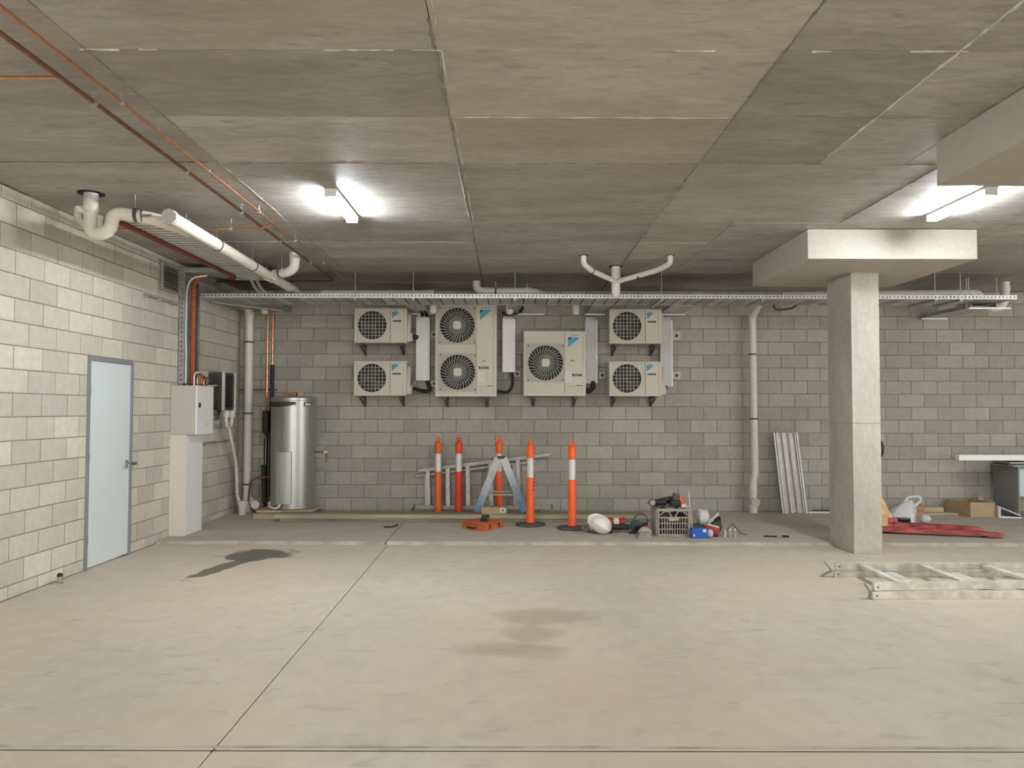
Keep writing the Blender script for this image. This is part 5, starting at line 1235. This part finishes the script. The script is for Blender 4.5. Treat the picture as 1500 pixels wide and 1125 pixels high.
t = thing('torch_lamp', (1.77, 9.62, SH+0.34), 'dark work lamp with glassy round lens at crate left', 'lamp')
MB().lathe((1.775, 9.60, SH+0.40), [(0.035, -0.03), (0.045, 0.0), (0.045, 0.03)], 18, axis='y').build('lamp_head', M['charcoal'], t)
MB().lathe((1.775, 9.567, SH+0.40), [(0.036, 0), (0.030, 0.006)], 18, axis='y').build('lens', M['alu_d'], t)
MB().bar((1.80, 9.63, SH+0.37), (1.86, 9.68, SH+0.345), 0.03, 0.03).build('lamp_arm', M['charcoal'], t, bevel=0.005)
t = thing('nail_gun', (2.06, 9.66, SH+0.345), 'black squarish tool standing up at crate centre right', 'power tool')
MB().box((2.01, 9.60, SH+0.345), (2.14, 9.72, SH+0.42)).build('tool_body', M['black'], t, bevel=0.015)
MB().box((2.045, 9.62, SH+0.42), (2.115, 9.70, SH+0.505), rot=Matrix.Rotation(0.2, 3, 'Y')).build('tool_head', M['charcoal'], t, bevel=0.012)
tag(MB().prism([(2.13, SH+0.38), (2.20, SH+0.385), (2.125, SH+0.50)], 0.05, lambda u, v, w: (u+0.015*0, 9.63+w, v)).build('orange_wedge', M['orange'], bevel=0.006), 'orange triangular plastic piece atop the crate right side', 'wedge')
t = thing('plastic_item', (2.19, 9.53, SH+0.345), 'small white and cream plastic item on the crate right corner', 'item')
MB().bar((2.13, 9.54, SH+0.36), (2.18, 9.52, SH+0.375), 0.05, 0.04).build('item_body', M['sticker'], t, bevel=0.014)
MB().bar((2.175, 9.52, SH+0.365), (2.21, 9.51, SH+0.355), 0.035, 0.045).build('item_tip', M['stone'], t, bevel=0.012)
tag(MB().cyl((2.262, 9.50, SH), (2.245, 9.66, 0.56), 0.006, 6).build('thin_rod', M['sticker']), 'thin pale rod leaning upright at right of the crate', 'rod')
# right of the crate
t = thing('plastic_bag', (2.42, 9.66, SH), 'crumpled white plastic bag on tools right of the crate', 'bag')
lumpv = lump(2.43, 9.70, SH+0.10, 0.095, 0.08, 0.095, M['bag'], None, 'bag_body', 4); lumpv.parent = t; lumpv.location = lumpv.location-t.location
for k in ('category',):
    if k in lumpv: del lumpv[k]
MB().bar((2.49, 9.62, SH+0.15), (2.60, 9.58, SH+0.27), 0.05, 0.03).build('bag_tail', M['bag'], t, bevel=0.012)
t = thing('cable_coil', (2.62, 9.72, SH), 'black coiled cable standing right of white bag', 'cable')
m = MB()
for k in range(4): m.tube([(2.60+0.02*k, 9.72+0.02*k+0.05*math.cos(a), SH+0.10+0.0*k+0.085*math.sin(a)+0.01) for a in [2*PI*i/20 for i in range(21)]], 0.008, 6, caps=False)
m.build('coil', M['black'], t)
MB().lathe((2.60, 9.70, SH+0.085), [(0.06, -0.06), (0.075, 0), (0.06, 0.04)], 16, axis='y').build('reel', M['charcoal'], t)
lump(2.35, 9.70, SH, 0.13, 0.10, 0.06, M['charcoal'], 'dark bundled straps under the white plastic bag', 'strap_bundle', 6, 'straps')
t = thing('red_tool_box', (2.50, 9.48, SH), 'small red and black tool between blue carton and bottles', 'tool')
MB().bar((2.41, 9.52, SH+0.10), (2.57, 9.46, SH+0.06), 0.08, 0.08).build('tool_body', M['redtool'], t, bevel=0.012)
MB().bar((2.44, 9.51, SH+0.145), (2.57, 9.46, SH+0.112), 0.05, 0.016).build('tool_top', M['sticker'], t, bevel=0.003)
MB().box((2.44, 9.43, SH), (2.55, 9.52, SH+0.03)).build('tool_foot', M['black'], t, bevel=0.004)
t = thing('blue_carton', (2.30, 9.37, SH), 'small bright blue carton on the slab right of crate', 'box')
MB().box((2.205, 9.32, SH), (2.395, 9.43, SH+0.115)).build('carton_body', M['bluebox'], t, bevel=0.003)
MB().box((2.335, 9.318, SH+0.075), (2.375, 9.32, SH+0.110)).build('carton_label', M['sticker'], t, smooth=0)
MB().box((2.222, 9.318, SH+0.025), (2.24, 9.32, SH+0.05)).build('carton_mark', M['sticker'], t, smooth=0)
t = thing('crumpled_wrapper', (2.43, 9.36, SH), 'pale blue crumpled wrapper beside the blue carton', 'wrapper')
l2 = lump(2.435, 9.37, SH, 0.035, 0.035, 0.05, M['deskblue'], None, 'wrapper_body', 8); l2.parent = t; l2.location = l2.location-t.location; del l2['category']
def bottle(x, y, hgt, m, label):
    t = thing('small_bottle', (x, y, SH), label, 'bottle')
    MB().lathe((x, y, SH), [(0.017, 0), (0.019, 0.01), (0.019, hgt*0.7), (0.012, hgt*0.8)], 12).build('bottle_body', m, t)
    MB().lathe((x, y, SH+hgt*0.8), [(0.012, 0), (0.012, hgt*0.2)], 12).build('bottle_cap', M['sticker'], t)
bottle(2.64, 9.45, 0.09, M['pvc_cap'], 'small grey bottle, leftmost of three by the wire bracket')
bottle(2.70, 9.44, 0.10, M['stone'], 'small cream bottle, middle of three by wire bracket')
bottle(2.76, 9.44, 0.10, M['stone'], 'small cream bottle, rightmost of three by wire bracket')
t = thing('wire_bracket', (2.80, 9.55, SH), 'bent black wire bracket on the slab right of bottles', 'bracket')
MB().tube([(2.66, 9.55, SH+0.03), (2.76, 9.56, SH+0.145), (2.87, 9.56, SH+0.02), (2.95, 9.53, SH+0.006)], 0.006, 6).build('wire', M['black'], t)
MB().bar((2.84, 9.50, SH+0.008), (3.00, 9.48, SH+0.008), 0.02, 0.012).build('pale_stick', M['stone'], t, smooth=0)
t = thing('chisel', (3.25, 9.41, SH), 'black chisel with steel band lying near slab edge', 'tool')
MB().bar((3.10, 9.43, SH+0.012), (3.26, 9.41, SH+0.012), 0.018, 0.014).build('blade', M['black'], t, bevel=0.003)
MB().bar((3.26, 9.41, SH+0.014), (3.32, 9.40, SH+0.014), 0.024, 0.02).build('steel_band', M['alu'], t, bevel=0.003)
MB().bar((3.32, 9.40, SH+0.015), (3.40, 9.39, SH+0.015), 0.03, 0.024).build('grip', M['black'], t, bevel=0.005)

# ================================================================ LEANING CHANNELS
def channel(xb, xt, w, yb, m, label, off=0.0, zt=1.235, open_=True):
    t = thing('metal_channel', (xb, yb, SH), label, 'metal channel', 'metal channels leaning on the wall')
    p0 = Vector((xb, yb, SH)); p1 = Vector((xt, YB-0.05-off, zt)); d = (p1-p0).normalized(); sd = Vector((1, 0, 0)); sd = (sd-d*sd.dot(d)).normalized(); nn = sd.cross(d).normalized()
    if nn.y > 0: nn = -nn
    mb = MB()
    def strip(a0, a1, b0, b1):
        c = [(a0, b0), (a1, b0), (a1, b1), (a0, b1)]
        vs = [p0+sd*a+nn*b for a, b in c]+[p1+sd*a+nn*b for a, b in c]
        mb.add(vs, [(0, 1, 2, 3), (4, 5, 6, 7), (0, 1, 5, 4), (1, 2, 6, 5), (2, 3, 7, 6), (3, 0, 4, 7)])
    strip(0, w, 0, 0.003); strip(0, 0.003, 0, 0.035); strip(w-0.003, w, 0, 0.035)
    strip(0.003, 0.014, 0.032, 0.035); strip(w-0.014, w-0.003, 0.032, 0.035)
    mb.build('web', m, t, smooth=0)
    return t
channel(4.10, 4.015, 0.05, 11.60, M['galv_w'], 'narrow bright channel at the left of leaning bundle', 0.03)
channel(4.155, 4.07, 0.085, 11.60, M['ladsteel'], 'second channel from the left in leaning bundle', 0.02)
channel(4.245, 4.16, 0.10, 11.61, M['ladsteel'], 'wide middle channel in the leaning bundle')
channel(4.35, 4.265, 0.09, 11.61, M['ladsteel'], 'wide right channel in the leaning bundle')
channel(4.455, 4.37, 0.022, 11.61, M['galv_w'], 'thin white strip at the right edge of leaning bundle')
tag(MB().tube(rounded([(4.07, 11.5, 0.30), (4.04, 11.45, 0.15), (4.08, 11.45, SH+0.01), (4.3, 11.42, SH+0.01)], 0.1), 0.003, 6).build('thin_wire', M['sticker']), 'thin pale wire curling at the foot of the channels', 'wire')
timber(4.50, 5.35, 11.60, 11.64, SH, SH+0.025, M['brightwhite'], 'thin white strip on floor between channels and column', 'white_strip')
tag(MB().box((4.62, 11.68, SH), (4.85, 11.76, SH+0.03)).build('black_offcut', M['black'], bevel=0.004), 'flat black offcut on floor behind the white strip', 'offcut')
tag(MB().box((4.92, 11.66, SH), (5.0, 11.74, SH+0.07)).build('brown_offcut', M['wood_g'], bevel=0.004), 'small dark wood offcut near wall left of column', 'offcut')

# ================================================================ RIGHT: PALLET JACK AND STUFF BEHIND THE COLUMN
t = thing('pallet_jack', (4.9, 9.9, SH), 'worn red pallet jack with yellow mast partly behind the column', 'pallet jack')
def fork(a, b, w, name='fork'):
    a = Vector(a); b = Vector(b); d = (b-a).normalized(); s_ = Vector((-d.y, d.x, 0))
    prof = [(0, 0.06, 0.0), (0.0, 0.0, 0)]
    L_ = (b-a).length
    mb = MB()
    secs = [(0, w, 0.03, 0.088), (L_*0.88, w, 0.03, 0.07), (L_*0.97, w*0.8, 0.02, 0.06), (L_, w*0.4, 0.02, 0.048)]
    vs = []; fs = []
    for (l, ww, z0, z1) in secs:
        c = a+d*l
        for (q, z_) in ((-1, z0), (1, z0), (1, z1-0.006), (0.9, z1), (-0.9, z1), (-1, z1-0.006)): vs.append(c+s_*(ww/2*q)+Vector((0, 0, z_)))
    k = 6
    for i in range(len(secs)-1):
        for j in range(k): fs.append((i*k+j, i*k+(j+1) % k, (i+1)*k+(j+1) % k, (i+1)*k+j))
    fs += [tuple(range(k)), tuple((len(secs)-1)*k+j for j in range(k))]
    o = mb.add(vs, fs).build(name, M['jackred'], t, smooth=25)
    c = a+d*(L_*0.86); MB().cyl(c-s_*0.05+Vector((0, 0, SH+0.036-SH+0.0)), c+s_*0.05+Vector((0, 0, 0.036)), 0.033, 16).build('load_wheel', M['black'], o) if False else None
    w_ = MB().cyl(Vector((c.x, c.y, SH+0.032))-s_*0.045, Vector((c.x, c.y, SH+0.032))+s_*0.045, 0.032, 16).build('load_wheel', M['black'], t)
    return o
fz = SH
fork((4.55, 9.80, fz), (6.0, 9.36, fz), 0.15)
fork((4.68, 10.22, fz), (6.03, 9.83, fz), 0.15)
# mast: wedge plate rising behind the column
MB().prism([(4.45, SH+0.05), (4.93, SH+0.05), (4.78, SH+0.36), (4.72, SH+0.47), (4.45, SH+0.47)], 0.16, lambda u, v, w: (u, 9.72+w+0.06, v)).build('mast_plate', M['jackyel'], t, bevel=0.01)
MB().prism([(4.80, SH+0.05), (4.955, SH+0.05), (4.91, SH+0.19), (4.80, SH+0.19)], 0.165, lambda u, v, w: (u, 9.715+w+0.06, v)).build('mast_foot', M['jackred'], t, bevel=0.006)
MB().cyl((4.88, 9.79, SH+0.12), (4.88, 9.755, SH+0.12), 0.022, 14).build('pivot_bolt', M['charcoal'], t)
MB().cyl((4.40, 9.85, SH+0.09), (4.40, 10.05, SH+0.09), 0.09, 20).build('steer_wheel', M['black'], t)
MB().tube(rounded([(4.45, 9.95, SH+0.2), (4.66, 9.90, 0.95), (4.67, 9.90, 1.0)], 0.05), 0.022, 10).build('handle_shaft', M['jackred'], t)
MB().tube(rounded([(4.64, 9.86, 1.0), (4.76, 9.84, 1.0), (4.775, 9.84, 1.04), (4.775, 9.84, 1.13), (4.75, 9.84, 1.185), (4.62, 9.86, 1.19), (4.58, 9.86, 1.1), (4.62, 9.86, 1.0)], 0.04), 0.016, 10).build('handle_loop', M['black'], t)
# black bar, plastic bag
tag(MB().box((4.99, 10.24, SH+0.062), (5.33, 10.30, SH+0.125)).build('black_roll', M['blackgl'], bevel=0.015), 'black roll lying behind the pallet jack forks', 'roll')
tag(MB().box((4.98, 10.20, SH), (5.36, 10.42, SH+0.058)).build('wood_offcut', M['wood_g'], bevel=0.004), 'dark timber offcut under the black roll', 'offcut')
t = thing('plastic_bag', (5.5, 10.75, SH), 'white plastic bag slumped on floor behind the pallet jack', 'bag')
vs = []; fs = []; NU, NV = 20, 9
for j in range(NV):
    f = j/(NV-1); zz = SH+0.30*f
    for i in range(NU):
        a = 2*PI*i/NU; k = (1-f)**0.8; rx = 0.24*k+0.035; ry = 0.13*k+0.03
        w = 1+0.16*math.sin(5*a+3*f)*(0.4+k*0.6)+0.06*math.sin(9*a-5*f)
        vs.append((5.40+0.16*f*1.1+rx*w*math.cos(a), 10.75+ry*w*math.sin(a), zz))
for j in range(NV-1):
    for i in range(NU): fs.append((j*NU+i, j*NU+(i+1) % NU, (j+1)*NU+(i+1) % NU, (j+1)*NU+i))
fs.append(tuple(range(NU))); fs.append(tuple((NV-1)*NU+i for i in range(NU)))
MB().add(vs, fs).build('bag_body', M['bag'], t, smooth=60)
MB().tube(rounded([(5.50, 10.75, 0.30), (5.55, 10.75, 0.37), (5.70, 10.73, 0.385), (5.74, 10.73, 0.34), (5.66, 10.74, 0.26), (5.58, 10.75, 0.20)], 0.06), 0.02, 8, ).build('bag_handle', M['bag'], t)
l3 = lump(5.72, 10.60, SH, 0.07, 0.06, 0.055, M['bag'], None, 'bag_corner', 12); l3.parent = t; l3.location = l3.location-t.location; del l3['category']
# bricks, planks, carton
for k, (x, y, z, m_, r_, lb) in enumerate(((5.74, 11.30, SH, 'brick', 0.1, 'reddish timber block beneath its twin beside the white bag'), (5.76, 11.32, SH+0.078, 'brick', -0.1, 'reddish timber block on top, beside the white bag'))):
    o = MB().box((x, y, z), (x+0.34, y+0.18, z+0.075)).build('wood_block', M['terra'] if 'terra' in M else mat('reddish_timber', (0.42, 0.22, 0.13), 0.8, var=0.15, scale=14), bevel=0.004); o.rotation_euler = (0, 0, r_); tag(o, lb, 'block')
timber(6.10, 6.45, 11.45, 11.56, SH+0.04, SH+0.11, M['wood'], 'short pale plank end lying on longer plank', 'timber_plank')
timber(5.2, 6.62, 11.40, 11.58, SH, SH+0.038, M['wood_y'], 'long pale plank on the floor left of the carton', 'timber_plank', -0.05)
timber(4.72, 5.12, 11.18, 11.28, SH, SH+0.03, M['wood'], 'short plank showing left of the concrete column', 'timber_plank', -0.4)
t = thing('cardboard_carton', (6.85, 11.42, SH), 'open cardboard carton on the floor beside grey desk', 'box')
c_ = [(6.71, 11.22), (7.08, 11.24), (6.96, 11.68), (6.58, 11.64)]
def wallseg(a, b, z0, z1, m, nm, par):
    MB().bar((a[0], a[1], (z0+z1)/2), (b[0], b[1], (z0+z1)/2), 0.006, z1-z0).build(nm, m, par, smooth=0)
for i in range(4): wallseg(c_[i], c_[(i+1) % 4], SH, 0.245, M['card'] if i == 0 else M['card_d'], 'carton_side', t)
MB().prism(c_, 0.006, lambda u, v, w: (u, v, SH+w)).build('carton_bottom', M['card_d'], t, smooth=0)
MB().prism([(7.0, 0.245), (7.08, 0.245), (7.07, 0.31), (6.99, 0.31)], 0.006, lambda u, v, w: (u, 11.5+w, v)).build('carton_flap', M['card'], t, smooth=0)
text('HOLDERS', 0.045, 'carton_print', M['charcoal'], t, (6.6, 11.2, 0.16), 'y') if False else None
MB().box((6.78, 11.3, SH+0.01), (6.95, 11.6, 0.20)).build('contents', M['charcoal'], t, bevel=0.01)
# folded sample panel by the desk
t = thing('tile_sample', (7.25, 11.25, SH), 'white and black folded panel pieces at the desk foot', 'panel')
MB().bar((7.10, 11.22, SH+0.008), (7.38, 11.14, SH+0.008), 0.12, 0.015).bar((7.12, 11.26, 0.19), (7.38, 11.15, 0.07), 0.10, 0.012).build('white_leaf', M['brightwhite'], t, smooth=0)
MB().bar((7.13, 11.24, 0.15), (7.38, 11.15, 0.055), 0.09, 0.03).build('black_leaf', M['ink'], t, smooth=0)
MB().box((7.09, 11.18, SH), (7.13, 11.30, 0.19)).build('end_leaf', M['pvc_cap'], t, bevel=0.003)
# desk
t = thing('desk', (8.0, 11.45, SH), 'grey desk against the back wall at the right edge', 'desk')
MB().box((7.365, 11.15, SH), (7.39, 11.74, 0.745)).build('end_panel', M['deskgrey'], t, bevel=0.002)
MB().box((8.75, 11.15, SH), (8.775, 11.74, 0.745)).build('end_panel', M['deskgrey'], t, bevel=0.002)
MB().box((7.35, 11.13, 0.745), (8.79, 11.76, 0.77)).build('desk_top', M['deskgrey'], t, bevel=0.003)
MB().box((7.395, 11.17, 0.34), (7.85, 11.19, 0.74)).build('drawer_front', M['deskblue'], t, bevel=0.003)
MB().box((7.395, 11.19, 0.34), (7.85, 11.70, 0.744)).build('drawer_case', M['deskgrey'], t, smooth=0)
for k, (x0, x1, y0, y1, z0, z1, rz, mm, lb) in enumerate(((7.30, 7.95, 11.16, 11.6, 0.771, 0.785, 0.06, 'paper', 'grey papers at the bottom of desk pile'), (7.27, 7.66, 11.18, 11.6, 0.786, 0.812, -0.08, 'charcoal', 'black folder in the pile on the desk'),
        (7.25, 7.62, 11.18, 11.55, 0.813, 0.83, 0.1, 'pvc_cap', 'grey folder in the pile under white beam'), (7.55, 8.1, 11.18, 11.55, 0.813, 0.838, -0.04, 'paper', 'white papers in the pile under white beam'), (7.1, 7.5, 11.2, 11.5, 0.842, 0.854, 0, 'charcoal', 'thin black sheet directly under the white beam'))):
    o = MB().box((x0, y0, z0), (x1, y1, z1)).build('document_pile', M[mm], bevel=0.002); o.rotation_euler = (0, 0, rz); tag(o, lb, 'papers')
o = tag(MB().box((6.515, 11.15, 0.858), (9.2, 11.24, 0.938)).build('white_beam', M['brightwhite'], bevel=0.002), 'long bright white beam lying over the grey desk pile', 'beam')

# ================================================================ LADDER ON THE FLOOR, RIGHT
def floor_ladder(x0, x1, yn0, yn1, yf0, yf1, z0, h, rungs, label, rung_w, rung_t, m):
    t = thing('aluminium_ladder', ((x0+x1)/2, (yn0+yf0)/2, z0), label, 'ladder', 'ladder sections flat on the floor')
    rn = MB(); 
    def crail(ya, yb_, xa, sgn, nm):
        mb = MB(); a = Vector((xa, ya, z0+h/2)); b = Vector((x1, yb_, z0+h/2))
        d = (b-a).normalized(); s_ = Vector((-d.y, d.x, 0))
        mb.bar(a, b, 0.004, h)
        for zz in (-1, 1): mb.bar(a+s_*sgn*0.014+Vector((0, 0, zz*(h/2-0.002))), b+s_*sgn*0.014+Vector((0, 0, zz*(h/2-0.002))), 0.028, 0.004)
        return mb.build(nm, m, t, smooth=0)
    a_ = crail(yn0, yn1, x0, 1, 'rail'); b_ = crail(yf0, yf1, x0+0.04, -1, 'rail')
    for x in rungs:
        f = (x-x0)/(x1-x0); ya = yn0+(yn1-yn0)*f; yb_ = yf0+(yf1-yf0)*f
        MB().bar((x, ya+0.004, z0+h*0.62), (x, yb_-0.004, z0+h*0.62), rung_w, rung_t).build('rung', m, t, bevel=0.003)
    for (y_, xx) in ((yn0, x0), (yf0, x0+0.04)):
        MB().box((xx-0.006, y_-0.02, z0), (xx+0.05, y_+0.02, z0+h)).build('end_bracket', M['alu_p'], t, bevel=0.003)
        MB().cyl((xx+0.025, y_-0.020, z0+h/2), (xx+0.025, y_-0.024, z0+h/2), 0.008, 8).build('rivet', M['charcoal'], t)
    return t
floor_ladder(3.04, 5.9, 6.475, 6.50, 7.32, 7.30, 0.001, 0.066, [3.58, 4.18, 4.78, 5.38], 'lower ladder section flat on floor at right, paint-spattered', 0.09, 0.03, M['alu_p'])
floor_ladder(3.05, 5.9, 6.475, 6.66, 7.32, 7.33, 0.072, 0.068, [3.33, 3.90, 4.50, 5.10, 5.65], 'upper ladder section lying on the lower one at right', 0.07, 0.028, M['alu_p'])
t = thing('ladder_foot', (3.0, 7.33, 0), 'splayed grey ladder foot at the far left ladder end', 'ladder foot')
MB().bar((2.96, 7.34, 0.004), (3.06, 7.34, 0.06), 0.03, 0.012).bar((3.06, 7.34, 0.06), (2.99, 7.34, 0.145), 0.03, 0.010).build('foot_plate', M['alu_d'], t)
t = thing('ladder_foot', (3.0, 6.46, 0), 'bent grey ladder foot at the near left ladder end', 'ladder foot')
MB().bar((3.03, 6.50, 0.06), (2.98, 6.50, 0.13), 0.03, 0.010).bar((3.02, 6.50, 0.006), (3.03, 6.50, 0.06), 0.03, 0.01).build('foot_plate', M['alu_d'], t)
